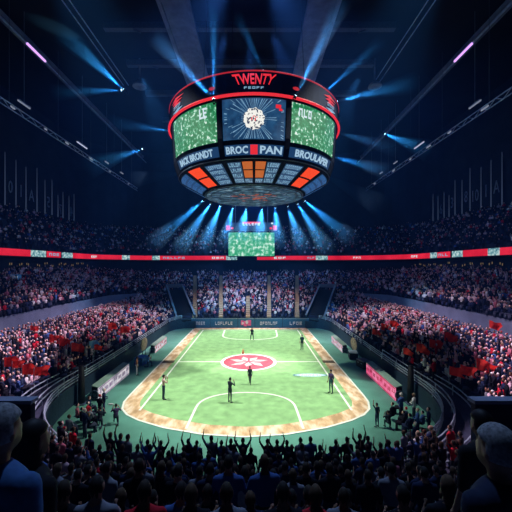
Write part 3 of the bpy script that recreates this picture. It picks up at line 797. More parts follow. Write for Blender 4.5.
# the thousands farther off: one crowd
def low_person(kind):
    mb = MB(); sit = kind == 'sit'; d = -.42 if sit else 0
    cols = []
    def tone(k): cols.extend([k]*(len(mb.v)-len(cols)))
    if sit: mb.box((0, .2, .5), (.34, .5, .16)); mb.box((0, .42, .24), (.30, .14, .46))
    else: mb.tube((-.09, 0, 0), (-.08, 0, .9), .06, .09, 5); mb.tube((.09, 0, 0), (.08, 0, .9), .06, .09, 5)
    tone(2)
    n = 7; v = []
    for zz, a, b in ((.86, .17, .11), (1.1, .16, .11), (1.38, .22, .12), (1.47, .10, .07)):
        v += [(a*math.cos(2*PI*i/n), b*math.sin(2*PI*i/n), zz+d) for i in range(n)]
    mb.add(v, [(j*n+i, j*n+(i+1) % n, (j+1)*n+(i+1) % n, (j+1)*n+i) for j in range(3) for i in range(n)]+[tuple(range(3*n, 4*n))])
    for s in (-1, 1):
        if kind == 'cheer': mb.tube((s*.2, 0, 1.4), (s*.27, .05, 1.7), .05, .04, 4); mb.tube((s*.27, .05, 1.7), (s*.2, .08, 1.98), .04, .03, 4)
        else: mb.tube((s*.21, 0, 1.40+d), (s*.26, .02, 1.12+d), .05, .04, 4); mb.tube((s*.26, .02, 1.12+d), (s*.1, .24, 1.12+d), .04, .03, 4)
    tone(1)
    mb.ell((0, .02, 1.64+d), (.085, .10, .125), 7, 5); tone(0)
    o = len(mb.v); mb.ell((0, -.015, 1.68+d), (.088, .095, .11), 6, 4); tone(3)
    me = mb.mesh('t'); me.calc_loop_triangles()
    tri = np.zeros(len(me.loop_triangles)*3, np.int32); me.loop_triangles.foreach_get('vertices', tri)
    vv = np.array(mb.v, np.float32); bpy.data.meshes.remove(me)
    return vv, tri.reshape(-1, 3), np.array(cols)
TPL = [low_person(k) for k in ('sit', 'stand', 'cheer')]
def crowd(P, name, label):
    VV, TT, CC = [], [], []; off = 0
    SK = [(.78, .50, .44), (.70, .44, .38), (.82, .58, .54), (.30, .15, .10)]
    for (x, y, zz, tier, *_r) in P:
        k = rc.choices((0, 1, 2), (72, 22, 6) if tier != 1 or abs(x) < 21 or y > 60 else (1, 0, 0))[0]; v, t, c = TPL[k]
        a = math.atan2(x, 33-y)+rc.uniform(-.4, .4); s = rc.uniform(.92, 1.08); ca, sa = math.cos(a)*s, math.sin(a)*s
        V = np.empty_like(v); V[:, 0] = v[:, 0]*ca-v[:, 1]*sa+x; V[:, 1] = v[:, 0]*sa+v[:, 1]*ca+y; V[:, 2] = v[:, 2]*s+zz
        pal = np.array([rc.choice(SK), pick(rc, .03), rc.choice([NAVY, BLACK, (.05, .06, .1)]), rc.choice([BLACK, (.05, .025, .015), (.10, .05, .03), (.35, .26, .18), WHITE, BLACK, RED, PINKW])])
        VV.append(V); TT.append(t+off); CC.append(pal[c]); off += len(v)
    V = np.concatenate(VV); T = np.concatenate(TT); C = np.concatenate(CC)
    me = bpy.data.meshes.new(name); me.vertices.add(len(V)); me.loops.add(len(T)*3); me.polygons.add(len(T))
    me.vertices.foreach_set('co', V.astype(np.float32).ravel()); me.loops.foreach_set('vertex_index', T.astype(np.int32).ravel())
    me.polygons.foreach_set('loop_start', np.arange(0, len(T)*3, 3, dtype=np.int32)); me.update(calc_edges=True)
    at_ = me.attributes.new('clothes', 'FLOAT_COLOR', 'POINT')
    at_.data.foreach_set('color', np.column_stack([C, np.ones(len(C))]).astype(np.float32).ravel())
    me.materials.append(M['crowd']); o = link(name, me)
    return tag(o, label, 'crowd', kind='stuff')
crowd(REST_P, 'crowd', 'packed crowd of spectators filling all the stands')
print('people', len(IND), len(REST_P))

# ------------------------------------------------------------------ flags held in the crowd
def hit(px, py):
    o = Vector((CX, 0, CZ)); d = (at(px, py, 1.0)-o).normalized(); best = None
    for b in BVHS:
        h = b.ray_cast(o, d)
        if h[0] is not None and (best is None or h[3] < best[1]): best = (h[0], h[3])
    return best[0] if best else None
FL = [(4, 371, 1.3), (12, 376, .9), (22, 380, 1.3), (34, 383, 1.1), (30, 331, .9), (49, 341, 1.4), (59, 346, 1.3), (71, 351, 1.4), (94, 352, .9), (108, 325, 1.3), (120, 329, 1.3),
      (489, 325, 1.4), (444, 338, 1.6), (429, 346, 1.4), (416, 351, 1.4), (403, 356, 1.0), (449, 381, 1.1), (460, 379, 1.2), (476, 372, 1.5), (381, 325, 1.4), (372, 331, 1.2), (390, 322, 1.3), (89, 348, -1.2)]
rf = random.Random(21)
for px, py, sz in FL:
    blue = sz < 0; sz = abs(sz)*.85
    h = hit(px, py+1.6*320/30)
    if h is None: continue
    side = 'left' if px < 256 else 'right'
    q = Vector(h)
    lb = ('light blue flag held up among red flags in the left stand' if blue else f'red flag waved in the {side} lower stand {"near the corner" if py > 365 else "farther along the pitch" if 330 < py < 366 else "toward the far end"}')
    t = thing('flag', lb, 'flag', q, -math.atan2(q.x-CX, q.y)+rf.uniform(-.4, .4), 'flags in the lower stands')
    MB().tube((0, 0, .9), (0, 0, 2.15), .02, None, 6).build('pole', M['rail'], t)
    n = 12; ph = rf.uniform(0, 6); rows_ = []
    for j in range(7):
        w_ = j/6; rr_ = []
        for i in range(n+1):
            u = i/n; cut = 1-.22*abs(math.sin(ph+3*w_)); a_ = u*sz*cut
            rr_.append((a_, .22*math.sin(ph+u*7+w_*2)*u*sz, 2.15-w_*sz*.62-.18*u*u*sz+.10*math.sin(ph+u*5)*u*sz))
        rows_.append(rr_)
    mb = MB()
    for r0, r1 in zip(rows_[:-1], rows_[1:]): mb.strip(r0, r1)
    mb.build('cloth', M['flag_blue'] if blue else M['flag_red'], t, True, fix=False)

# ------------------------------------------------------------------ centre-hung scoreboard
SX, SY = 0.6, 35.0
sb = thing('scoreboard', 'large round scoreboard with video screens hanging over the pitch centre', 'scoreboard', (SX, SY, 18.0))
Z0 = 18.0
PROF = [(0.01, 26.7), (8.5, 26.7), (8.95, 26.35), (8.95, 24.55), (8.78, 24.40), (8.50, 20.85), (8.44, 20.72), (8.08, 19.72), (7.95, 19.55), (5.35, 18.12), (5.2, 18.02), (0.01, 18.02)]
MB().lathe([(r, z_-Z0) for r, z_ in PROF], (0, 0, 0), 72).build('housing', M['housing'], sb, False)
def rad(z_):
    for (r0, a), (r1, b) in zip(PROF[1:-1], PROF[2:]):
        if b <= z_ <= a: return r1+(r0-r1)*(z_-b)/max(a-b, 1e-6)
    return 5.2
def cyl(an, z_, off): r = rad(z_)+off; return (r*math.sin(an), -r*math.cos(an), z_-Z0)
def patch(mb, a0, a1, z0, z1, off, n=14, k=4):
    for j in range(k):
        za, zb = z0+(z1-z0)*j/k, z0+(z1-z0)*(j+1)/k
        mb.strip([cyl(a0+(a1-a0)*i/n, za, off) for i in range(n+1)], [cyl(a0+(a1-a0)*i/n, zb, off) for i in range(n+1)])
    return mb
R_ = math.radians
def wrap(mb, v, f, a0, zc, off):
    rr = rad(zc)+off
    mb.add([cyl(a0+x/rr, zc+y, off+dz) for x, y, dz in v], f)
def torus(mb, r, zc, t, n=96, k=6):
    mb.lathe([(r+t*math.cos(2*PI*i/k), zc-Z0+t*math.sin(2*PI*i/k)) for i in range(k+1)], (0, 0, 0), n)
for zc, r, t in ((26.42, 8.93, .06), (24.52, 8.97, .12)):
    mb = MB(); torus(mb, r, zc, t); mb.build('light_ring', M['led_red'] if t > .1 else M['led_red_soft'], sb, True)
for face in (0, PI):
    g = MB(); patch(g, face-R_(17.6), face+R_(17.6), 24.28, 20.98, .05); cs = g.build('video_screen', M['screen_rays'], sb, False, fix=False)
    # burst of pale rays around the flower-like ball
    mb = MB(); rr = random.Random(4); zc = 22.62; rw = rad(zc)
    for k in range(54):
        an = 2*PI*k/54+rr.uniform(-.05, .05); l = rr.uniform(1.75, 3.4); c_, s_ = math.cos(an), math.sin(an); l = min(l, 2.5/max(abs(c_), .01), 1.58/max(abs(s_), .01)); w_ = rr.uniform(.012, .04)
        pts = [(c_*.8-s_*.008, s_*.8+c_*.008), (c_*l-s_*w_, s_*l+c_*w_), (c_*l+s_*w_, s_*l-c_*w_), (c_*.8+s_*.008, s_*.8-c_*.008)]
        mb.add([cyl(face+x/rw, zc+y, .07) for x, y in pts], [(0, 1, 2, 3)])
    mb.build('ray_burst', M['led_blue'] if 0 else M['led_ice'], cs)
    mb = MB(); n = 40; pts = [(0, 0)]+[(.86*(1+.06*math.sin(10*2*PI*i/n))*math.cos(2*PI*i/n), .86*(1+.06*math.sin(10*2*PI*i/n))*math.sin(2*PI*i/n)) for i in range(n)]
    mb.add([cyl(face+x/rw, zc-.02+y, .085) for x, y in pts], [(0, 1+i, 1+(i+1) % n) for i in range(n)]); mb.build('ball_picture', M['ball'], cs)
    mb = MB()
    for (x, y, w_, h_) in [(-.18, .0, .10, .28), (.0, .2, .2, .09), (.10, -.05, .10, .3), (.24, .12, .12, .09)]:
        mb.add([cyl(face+(x+a*w_)/rw, zc-.02+y+b*h_, .10) for a, b in ((-.5, -.5), (.5, -.3), (.5, .5), (-.5, .3))], [(0, 1, 2, 3)])
    for (x, y, w_, h_) in [(2.0, 1.05, .45, .3), (2.2, .8, .3, .18)]:
        mb.add([cyl(face+(x+a*w_)/rw, zc+y+b*h_, .10) for a, b in ((-.5, -.5), (.5, -.5), (.5, .5), (-.5, .5))], [(0, 1, 2, 3)])
    mb.build('red_mark', M['led_red'], cs)
for c0 in (41.5, -41.5, 180-41.5, 180+41.5):
    g = MB(); patch(g, R_(c0-20.3), R_(c0+20.3), 24.25, 20.95, .05); ss = g.build('video_screen', M['screen_match'], sb, False, fix=False)
    mb = MB()
    if c0 in (-41.5, 180-41.5):
        v, f = text_data('LE', .85, None, .01, .02); v[:, 0] += 1.75; v[:, 1] += .95; wrap(mb, v, f, R_(c0), 22.6, .07)
    else:
        for q in glyphs(3, 1.5, .7, random.Random(6)): wrap(mb, [(q[0]-1.7, q[1]+.95, 0), (q[2]-1.7, q[1]+.95, 0), (q[2]-1.7, q[3]+.95, 0), (q[0]-1.7, q[3]+.95, 0)], [(0, 1, 2, 3)], R_(c0), 22.6, .07)
    mb.build('lettering', M['led_white'], ss)
for c0 in (19.4, -19.4, 63.2, -63.2, 160.6, -160.6, 116.8, -116.8):
    g = MB(); patch(g, R_(c0-1.3), R_(c0+1.3), 24.42, 19.6, .09, 2, 6); g.build('divider', M['housing'], sb)
# header lettering, logos and red marks on the upper fascia
for face in (0, PI):
    mb = MB(); v, f = text_data('TWENTY', .85, 3.3, .03, .012); v[:, 0] *= 1+.3*v[:, 1]; wrap(mb, v, f, face, 25.72, .05); mb.build('lettering', M['led_red'], sb)
    mb = MB()
    for q in glyphs(5, 1.7, .2, random.Random(8)): wrap(mb, [(q[0], q[1], 0), (q[2], q[1], 0), (q[2], q[3], 0), (q[0], q[3], 0)], [(0, 1, 2, 3)], face, 25.0, .06)
    mb.build('small_lettering', M['led_ice'], sb)
    for s in (-1, 1):
        mb = MB(); n = 16; wrap(mb, [(.32*math.cos(2*PI*i/n), .15*math.sin(2*PI*i/n), 0) for i in range(n)], [tuple(range(n))], face+s*R_(23), 25.3, .06); mb.build('badge', M['led_red_soft'], sb)
        a0 = face+s*R_(52)
        mb = MB()
        for k in range(3):
            y0 = .42-.26*k; wrap(mb, [(-1.3+.25*k, y0-.05, 0), (-.3, y0+.25, 0), (1.25-.25*k, y0+.12, 0), (.2, y0+.02, 0)], [(0, 1, 2, 3)], a0, 25.4, .06)
        mb.build('swoosh', M['led_red'], sb)
        mb = MB(); wrap(mb, [(-1.0, -.62, 0), (.2, -.42, 0), (1.05, -.5, 0), (.1, -.75, 0)], [(0, 1, 2, 3)], a0, 25.4, .06)
        for q in glyphs(5, 1.5, .3, random.Random(9)): wrap(mb, [(q[0], q[1]-.22, 0), (q[2], q[1]-.22, 0), (q[2], q[3]-.22, 0), (q[0], q[3]-.22, 0)], [(0, 1, 2, 3)], a0, 25.4, .07)
        mb.build('blue_lettering', M['led_ice'], sb)
# lettered band under the screens
for c0, hw, tx, wd in ((0, 17.5, ('BROC', 'PAN'), 1.9), (41.5, 20.3, ('BROULAPER',), 4.7), (-41.5, 20.3, ('BACK BRONDT',), 4.7), (180, 17.5, ('BROC', 'PAN'), 1.9), (138.5, 20.3, ('BACK BRONDT',), 4.9), (221.5, 20.3, ('BROULAPER',), 4.9)):
    g = MB(); patch(g, R_(c0-hw), R_(c0+hw), 20.62, 19.82, .03, 10, 2); bd = g.build('name_band', M['led_navy'], sb, fix=False)
    mb = MB()
    for k, w_ in enumerate(tx):
        v, f = text_data(w_, .58, wd, .015, .018)
        if len(tx) == 2: v[:, 0] += (-1.45, 1.45)[k]
        wrap(mb, v, f, R_(c0), 20.22, .05)
    mb.build('lettering', M['led_band'], bd)
    if len(tx) == 2:
        mb = MB(); wrap(mb, [(-.30, -.36, 0), (.30, -.36, 0), (.30, .36, 0), (-.30, .36, 0)], [(0, 1, 2, 3)], R_(c0), 20.22, .05); mb.build('red_block', M['led_red'], bd)
# panels on the tapering underside
def cone_patch(mb, a0, a1, t0, t1, off=.05):
    n = 8; P = lambda an, t: ((7.95-2.6*t+off*.5)*math.sin(an), -(7.95-2.6*t+off*.5)*math.cos(an), 19.55-1.43*t-off-Z0)
    return mb.strip([P(a0+(a1-a0)*i/n, t0) for i in range(n+1)], [P(a0+(a1-a0)*i/n, t1) for i in range(n+1)])
rt = random.Random(31)
def text_panel(a0, a1, rows=4, t0=.08, t1=.93):
    """Dark panel with rows of small pale block characters."""
    lo, hi = min(a0, a1), max(a0, a1); g = MB(); cone_patch(g, R_(lo), R_(hi), t0, t1, .05); pn = g.build('text_panel', M['led_navy'], sb, fix=False); mb = MB()
    for r in range(rows):
        ta, tb = t0+(t1-t0)*(r+.14)/rows, t0+(t1-t0)*(r+.80)/rows; w_ = hi-lo; cnt = max(4, int(w_/1.7))
        for q in glyphs(cnt, w_*.9, 1.0, rt): cone_patch(mb, R_((lo+hi)/2+q[0]), R_((lo+hi)/2+q[2]), tb-(q[1]+.5)*(tb-ta), tb-(q[3]+.5)*(tb-ta), .07)
    mb.build('lettering', M['led_ice'] if abs(lo) < 40 else M['led_blue'], pn, fix=False)
for face in (0, 180):
    for s in (-1, 1):
        text_panel(face+s*8.5, face+s*17.5)
        for ta, tb in ((.06, .36), (.40, .70)):
            g = MB(); cone_patch(g, R_(face+s*1.0), R_(face+s*7.6), ta, tb, .08); g.build('score_panel', M['led_amber'], sb, fix=False)
        text_panel(face+s*1.0, face+s*8.0, 1, .74, .94)
        text_panel(face+s*21, face+s*35)
        for ta, tb in ((.06, .45), (.51, .90)):
            g = MB(); cone_patch(g, R_(face+s*39), R_(face+s*53), ta, tb, .06); g.build('score_panel', M['led_orange'], sb, fix=False)
        text_panel(face+s*58, face+s*86)
mb = MB()
for r in (1.5, 2.6, 3.7, 4.7): torus(mb, r, 17.98, .06, 48, 5)
for k in range(12): an = 2*PI*k/12; mb.beam((1.5*math.sin(an), 1.5*math.cos(an), -.03), (5.1*math.sin(an), 5.1*math.cos(an), -.03), .08, .08)
mb.build('underside_grid', M['housing_edge'], sb)
mb = MB().lathe([(.01, 0), (5.15, 0)], (0, 0, -.03), 48); mb.build('underside', M['under'], sb, fix=False)
mb = MB()
for k in range(22):
    an, r = rf.uniform(0, 2*PI), rf.uniform(.2, 2.6); x, y = r*math.sin(an), r*math.cos(an)*.8; mb.box((x, y, -.05), (rf.uniform(.3, .9), .12, .02), 0)
mb.build('underside_lettering', M['led_amber'], sb)
mb = MB(); torus(mb, 5.28, 18.06, .07, 64); torus(mb, 8.02, 19.6, .05, 72); mb.build('edge_rail', M['housing_edge'], sb, True)
for k in (100, 260, 150, 210):
    an = R_(k); MB().tube((6*math.sin(an), -6*math.cos(an), 26.6-Z0), (5.2*math.sin(an), -5.2*math.cos(an), 42-Z0), .03, None, 6).build('hoist_cable', M['black'], sb)

# ------------------------------------------------------------------ far video screen
p = at(251.5, 244, 79); fs = thing('video_board', 'small video board with green picture and red header hanging at the far end', 'video board', (p.x, 79, 12.9))
w2, h2 = 46/F*79/2, 23.5/F*79; zb = CZ-(256-PY0)/F*79-12.9
MB().box((0, .25, zb+h2/2), (2*w2+.5, .4, h2+.4)).build('frame', M['housing'], fs)
MB().box((0, .03, zb+h2/2), (2*w2, .06, h2)).build('screen', M['screen_far'], fs)
zh = zb+h2+.35
MB().box((0, .2, zh+1.1), (2*w2+1.4, .5, 2.0)).build('header', M['led_navy'], fs)
mb = MB(); mb.box((0, -.07, zh+2.05), (4.5, .04, .5)); 
for s in (-1, 1): mb.box((s*(w2+.1), -.07, zh+.8), (1.0, .04, 1.2)); mb.box((s*(w2-.9), -.07, zh+.7), (.6, .04, .5))
mb.build('red_mark', M['led_red'], fs)
mb = MB()
for q in glyphs(6, 4.4, .6, random.Random(2)): mb.box(((q[0]+q[2])/2, -.1, zh+1.7+(q[1]+q[3])/2), (q[2]-q[0], .03, q[3]-q[1]))
mb.box((w2-.6, -.1, zh+1.9), (.5, .03, .4)); mb.build('lettering', M['led_white'], fs)
for s in (-1, 1): MB().tube((s*4, .25, zh+2), (s*4, .25, 42-12.9), .05, None, 6).build('hanger', M['steel'], fs)

# ------------------------------------------------------------------ ribbon display along the balcony front
RB = lev(35.5, -8.5, 16, 81.5, 14, 12.62)[IS0:IS1+1]
segl = np.linalg.norm(np.diff(RB[:, :2], axis=0), axis=1); cum = np.concatenate([[0], np.cumsum(segl)]); LT = cum[-1]
def rb(s):
    k = min(int(np.searchsorted(cum, s, 'right')-1), len(segl)-1); u = (s-cum[k])/segl[k]; return RB[k]*(1-u)+RB[k+1]*u
rib = thing('ribbon_display', 'long red and white ribbon display wrapping the balcony around the stands', 'ribbon display', (0, 0, 0))
def spx(px):                     # arc length where the ribbon crosses picture column px (left half)
    best = min((abs(PX0+(rb(s)[0]-CX)/max(rb(s)[1], 1)*F-px), s) for s in np.linspace(0, LT, 1500) if rb(s)[1] > 12)
    return best[1]
PAT = [(-30, -14, 1), (-14, 31, 0), (31, 46, 1), (47, 61, 2), (62, 73, 1), (73, 90, 0), (90, 98, 3), (98, 122, 0), (122, 130, 1), (130, 152, 0), (152, 160, 1), (160, 188, 2), (188, 210, 0), (210, 226, 3), (226, 237, 1),
       (237, 257, 4), (257, 272, 0), (272, 288, 3), (288, 306, 0), (306, 316, 2), (316, 328, 1), (328, 352, 0), (352, 362, 3), (362, 385, 0), (385, 410, 0), (410, 419, 3), (419, 430, 0), (430, 437, 1), (437, 450, 2), (452, 463, 1), (463, 488, 0), (488, 500, 1), (500, 530, 0), (530, 545, 1)]
def nrm(s):
    a, b = rb(max(s-.3, 0)), rb(min(s+.3, LT)); t = Vector((b[0]-a[0], b[1]-a[1])).normalized(); return Vector((t.y, -t.x, 0))
rr = random.Random(17)
for a_, b_, k in PAT:
    s0, s1 = spx(a_), spx(b_)
    if s1 <= s0+.1 or k == 4: continue
    n = max(2, int((s1-s0)/1.5)); ss = np.linspace(s0, s1, n+1); lo, hi = 12.05, 13.1
    mk = lambda off, z0, z1, q: ([Vector(rb(s))*1+nrm(s)*off for s in q], z0, z1)
    def quad(mb, q, off, z0, z1):
        A_, B_ = [], []
        for s in q:
            p = Vector(rb(s))+nrm(s)*off; A_.append((p.x, p.y, z0)); B_.append((p.x, p.y, z1))
        mb.strip(A_, B_)
    mb = MB(); quad(mb, ss, .0, lo, hi); quad(mb, ss[::-1], -.08, lo, hi)
    pn = mb.build('display_panel', [M['ribbon_red'], M['ribbon_ice'], M['ribbon_red'], M['ribbon_red']][k], rib, fix=False)
    if k in (2, 3):
        mb = MB(); L = s1-s0; cnt = max(3, int(L/1.1))
        for q in glyphs(cnt, L*.8, .5, rr): quad(mb, np.array([(s0+s1)/2+q[0], (s0+s1)/2+q[2]]), .04, 12.57+q[1], 12.57+q[3])
        mb.build('lettering', M['led_red_soft'] if k == 2 and 0 else (M['led_white'] if k == 3 else M['led_ice']), pn)

# ------------------------------------------------------------------ concourse lamps and small signs
LC = lev(36.3, -9, 16, 82.3, 14, 10.6)
for s in (-1, 1):
    side = 'left' if s < 0 else 'right'
    for k in range(16):
        y = 46+2.1*k+rr.uniform(-.5, .5); zz = 10.75+rr.uniform(-.2, .25)
        o = thing('wall_lamp', f'small dim warm lamp on the dark {side} concourse wall', 'wall lamp', (s*36.28, y, zz), 0, f'warm lamps along the {side} concourse')
        MB().box((s*.02, 0, 0), (.1, .5, .12)).build('housing', M['black'], o)
        for j in range(2): MB().box((-s*.05, -.25+.5*j+rr.uniform(-.1, .1), rr.uniform(-.1, .15)), (.06, .12, .34)).build('bulb', M['lamp_warm'], o)
for s, px, py, wd in ((-1, 14, 277, 3.4), (1, 499, 276, 2.8)):
    side = 'left' if s < 0 else 'right'; d = 45.5; p = at(px, py, d)
    t = thing('hanging_sign', f'small dark sign with pale lettering above the {side} middle seats', 'sign', p, s*.45)
    MB().box((0, 0, 0), (wd, .12, .75)).build('panel', M['led_navy'], t)
    mb = MB()
    for q in glyphs(7, wd*.7, .3, rr): mb.box(((q[0]+q[2])/2, -.08, (q[1]+q[3])/2), (q[2]-q[0], .03, q[3]-q[1]))
    mb.build('lettering', M['tube_dim'], t)
    for u in (-1, 1): MB().tube((u*wd*.4, 0, -1.6), (u*wd*.4, 0, -.3), .04).build('post', M['black'], t)

# ------------------------------------------------------------------ tall banners on the upper side walls
BPX = [(5, 205, 152), (16, 207, 160), (26, 210, 167), (37, 212, 168), (45, 214, 180), (52, 215, 180), (58, 217, 195), (63, 218, 192), (69, 220, 196), (74, 221, 194), (80, 222, 198), (85, 224, 202), (90, 225, 200)]
CH = ['0', '1', 'A', '', '5', '', '7', '', '4', '', '9', '', '']
CHR = ['A', '1', '10', '8', '', '3', '', '6', '', '', '2', '', '']
for s in (-1, 1):
    side = 'left' if s < 0 else 'right'; K = BPX
    for i, (px, yb, yt) in enumerate(K):
        pxx = px if s < 0 else 508-px-1
        dx = 46.2*s-CX; d = dx*F/(pxx-PX0); zb_, zt = CZ-(yb-PY0)/F*d, CZ-(yt-PY0)/F*d
        nxt = K[i+1][0] if i+1 < len(K) else K[i][0]+5
        d2 = dx*F/((nxt if s < 0 else 508-nxt-1)-PX0); wd = max(d2-d-.5, 1.2)
        ch = (CH if s < 0 else CHR)[i]
        what = f'marked {ch}' if ch else 'without a mark'
        nn_ = i; t = thing('hanging_banner', f'dark banner, pole with added glow, {what}, {["first","second","third","fourth","fifth","sixth","seventh","eighth","ninth","tenth","eleventh","twelfth","thirteenth"][i]} from near end of {side} wall', 'banner', (46.2*s, d, zb_), 0, f'banners along the upper {side} wall')
        MB().tube((0, 0, 0), (0, 0, zt-zb_), .13, .05, 6).build('glow_pole', M['pole_glow'], t)
        MB().box((s*.12, wd/2+.25, (zt-zb_)*.45), (.06, wd, (zt-zb_)*.86)).build('cloth', M['banner'], t)
        if ch:
            v, f = text_data(ch, 2.4, None, .02); mb = MB()
            mb.add([(s*.06-s*zz_*2, wd/2+.3-x*s*(-1) if s < 0 else wd/2+.3-x, (zt-zb_)*.38+y) for x, y, zz_ in v], f); mb.build('numeral', M['banner_mark'], t)

# ------------------------------------------------------------------ roof steel, catwalks and lamps
def roofthing(name, label): return struct(thing(name, label, None), None)
for s in (-1, 1):
    side = 'left' if s < 0 else 'right'
    mb = MB(); mb.beam((s*8.9, 24, 42.4), (s*8.9, 62, 42.4), 3.2, 1.3); mb.beam((s*10.6, 24, 41.7), (s*10.6, 62, 41.7), .5, .5); mb.beam((s*7.2, 24, 41.7), (s*7.2, 62, 41.7), .5, .5)
    struct(mb.build('roof_duct', M['steel']), f'broad grey roof girder {side} of centre')
    mb = MB()
    for off in (-.42, .42): mb.beam((s*21.0+off, 22, 41), (s*21.0+off, 54, 41), .09, .12)
    struct(mb.build('lighting_rail', M['steel_light']), f'twin pale lighting rails under the {side} roof')
    mb = MB(); mb.beam((s*30.4, 20, 41.2), (s*30.4, 92, 40.2), .16, .2); mb.beam((s*31.6, 20, 42.6), (s*31.6, 92, 41.8), .9, .7, 1)
    for k in range(24): mb.beam((s*30.4, 21+k*3, 41.1), (s*31.6, 22.5+k*3, 42.3), .08, .08, 1)
    struct(mb.build('roof_truss', [M['steel_light'], M['steel']]), f'long grey roof truss on the {side}')
    mb = MB()
    for zz in (30.2, 30.9): mb.beam((s*30.0, 34, zz), (s*30.0, 84, zz), .1, .1)
    for k in range(40): mb.beam((s*30.0, 34+k*1.25, 30.2 if k % 2 else 30.9), (s*30.0, 35.25+k*1.25, 30.9 if k % 2 else 30.2), .07, .07)
    struct(mb.build('catwalk', M['steel_light']), f'thin lattice catwalk above the {side} upper seats')
    mb = MB()
    for k in range(5): mb.tube((s*30.0, 40+k*10, 30.9), (s*30.0, 40+k*10, 44), .03)
    struct(mb.build('catwalk_hangers', M['steel_dark']), f'thin hangers of the {side} catwalk')
    for y, l, m in ((42.6, 2.2, 'tube_dim'), (57, 3.2, 'tube_white'), (66.5, 1.6, 'tube_dim'), (74, 1.5, 'tube_dim')):
        t = thing('strip_light', f'short pale strip light over the {side} catwalk, {"nearest" if y < 45 else "second, brightest" if y < 60 else "third" if y < 70 else "farthest"} of its row', 'strip light', (s*30.0, y, 32), 0, f'strip lights over the {side} catwalk')
        MB().box((0, 0, .12), (.3, l, .12)).build('housing', M['steel'], t); MB().tube((0, -l/2, 0), (0, l/2, 0), .11).build('tube', M[m], t)
        MB().tube((0, 0, .15), (0, 0, 12.4), .03, None, 5).build('hanger', M['steel'], t)
    t = thing('tube_light', f'glowing purple tube light on the {side} roof truss', 'tube light', (s*30.25, 45.4, 40.75))
    MB().tube((0, -1.9, 0), (0, 1.9, 0), .16).build('tube', M['tube_purple'], t); MB().box((0, 0, .2), (.35, 4.0, .12)).build('housing', M['steel'], t)
    for y in (36+0, 41, 47.5, 53, 60, 68, 77):
        t = thing('work_lamp', f'tiny white lamp fixed to the {side} catwalk lattice', 'lamp', (s*29.9, y+rr.uniform(-1, 1), 30.55), 0, f'lamps on the {side} catwalk')
        MB().box((0, 0, 0), (.12, rr.uniform(.5, 1.3), .22)).build('lens', M['tube_dim'], t); MB().box((s*.1, 0, .05), (.1, .6, .3)).build('housing', M['steel'], t)
mb = MB()
for y in (31, 36.5, 44, 52, 61, 72, 84):
    mb.beam((-20, y, 43.4), (20, y, 43.4), .8, .9)
    for s in (-1, 1):
        for x in (9.5, 15): mb.beam((s*x, y, 42.6), (s*(x+2.5), y, 43.6), .15, .15)
struct(mb.build('roof_beams', M['steel_dark']), 'dark cross beams under the roof')
for i, (x, y) in enumerate(((-12, 52), (13.5, 52), (-3, 30), (4, 30))):
    t = thing('roof_vent', f'dark round hanging vent under the {"left" if x < 0 else "right"} roof {"beyond" if y > 40 else "above"} the scoreboard', 'vent', (x*1.5, y, 39.6), 0, 'hanging vents')
    MB().lathe([(.3, .9), (1.0, .3), (1.1, 0), (.9, 0), (.01, .1)], (0, 0, 0), 20).build('cowl', M['steel'], t); MB().tube((0, 0, .8), (0, 0, 4.6), .15).build('stem', M['steel'], t)

# ------------------------------------------------------------------ moving lights and their beams in the haze
def haze_mat(name, dens, col):
    """Haze shaped to a beam: dense at the lamp, thinned so the beam fades out."""
    m = bpy.data.materials.new(name); m.use_nodes = True; nt = m.node_tree
    for n_ in list(nt.nodes): nt.nodes.remove(n_)
    out = nt.nodes.new('ShaderNodeOutputMaterial'); v = nt.nodes.new('ShaderNodeVolumeScatter')
    v.inputs['Color'].default_value = (*col, 1); v.inputs['Anisotropy'].default_value = 0.0
    tc = nt.nodes.new('ShaderNodeTexCoord'); sp = nt.nodes.new('ShaderNodeSeparateXYZ'); nt.links.new(tc.outputs['Generated'], sp.inputs[0])
    a = nt.nodes.new('ShaderNodeMath'); a.operation = 'SUBTRACT'; a.use_clamp = True; a.inputs[0].default_value = 1.0; nt.links.new(sp.outputs['Z'], a.inputs[1])
    p_ = nt.nodes.new('ShaderNodeMath'); p_.operation = 'POWER'; nt.links.new(a.outputs[0], p_.inputs[0]); p_.inputs[1].default_value = 1.1
    q_ = nt.nodes.new('ShaderNodeMath'); q_.operation = 'MULTIPLY'; nt.links.new(p_.outputs[0], q_.inputs[0]); q_.inputs[1].default_value = dens
    nt.links.new(q_.outputs[0], v.inputs['Density'])
    nt.links.new(v.outputs[0], out.inputs['Volume']); return m
HAZE = haze_mat('haze', 0.20, (0.22, 0.62, 1.0))  # haze kept inside the beam cones, shaped to show their light
BLUE_L = (0.08, 0.42, 1.0)
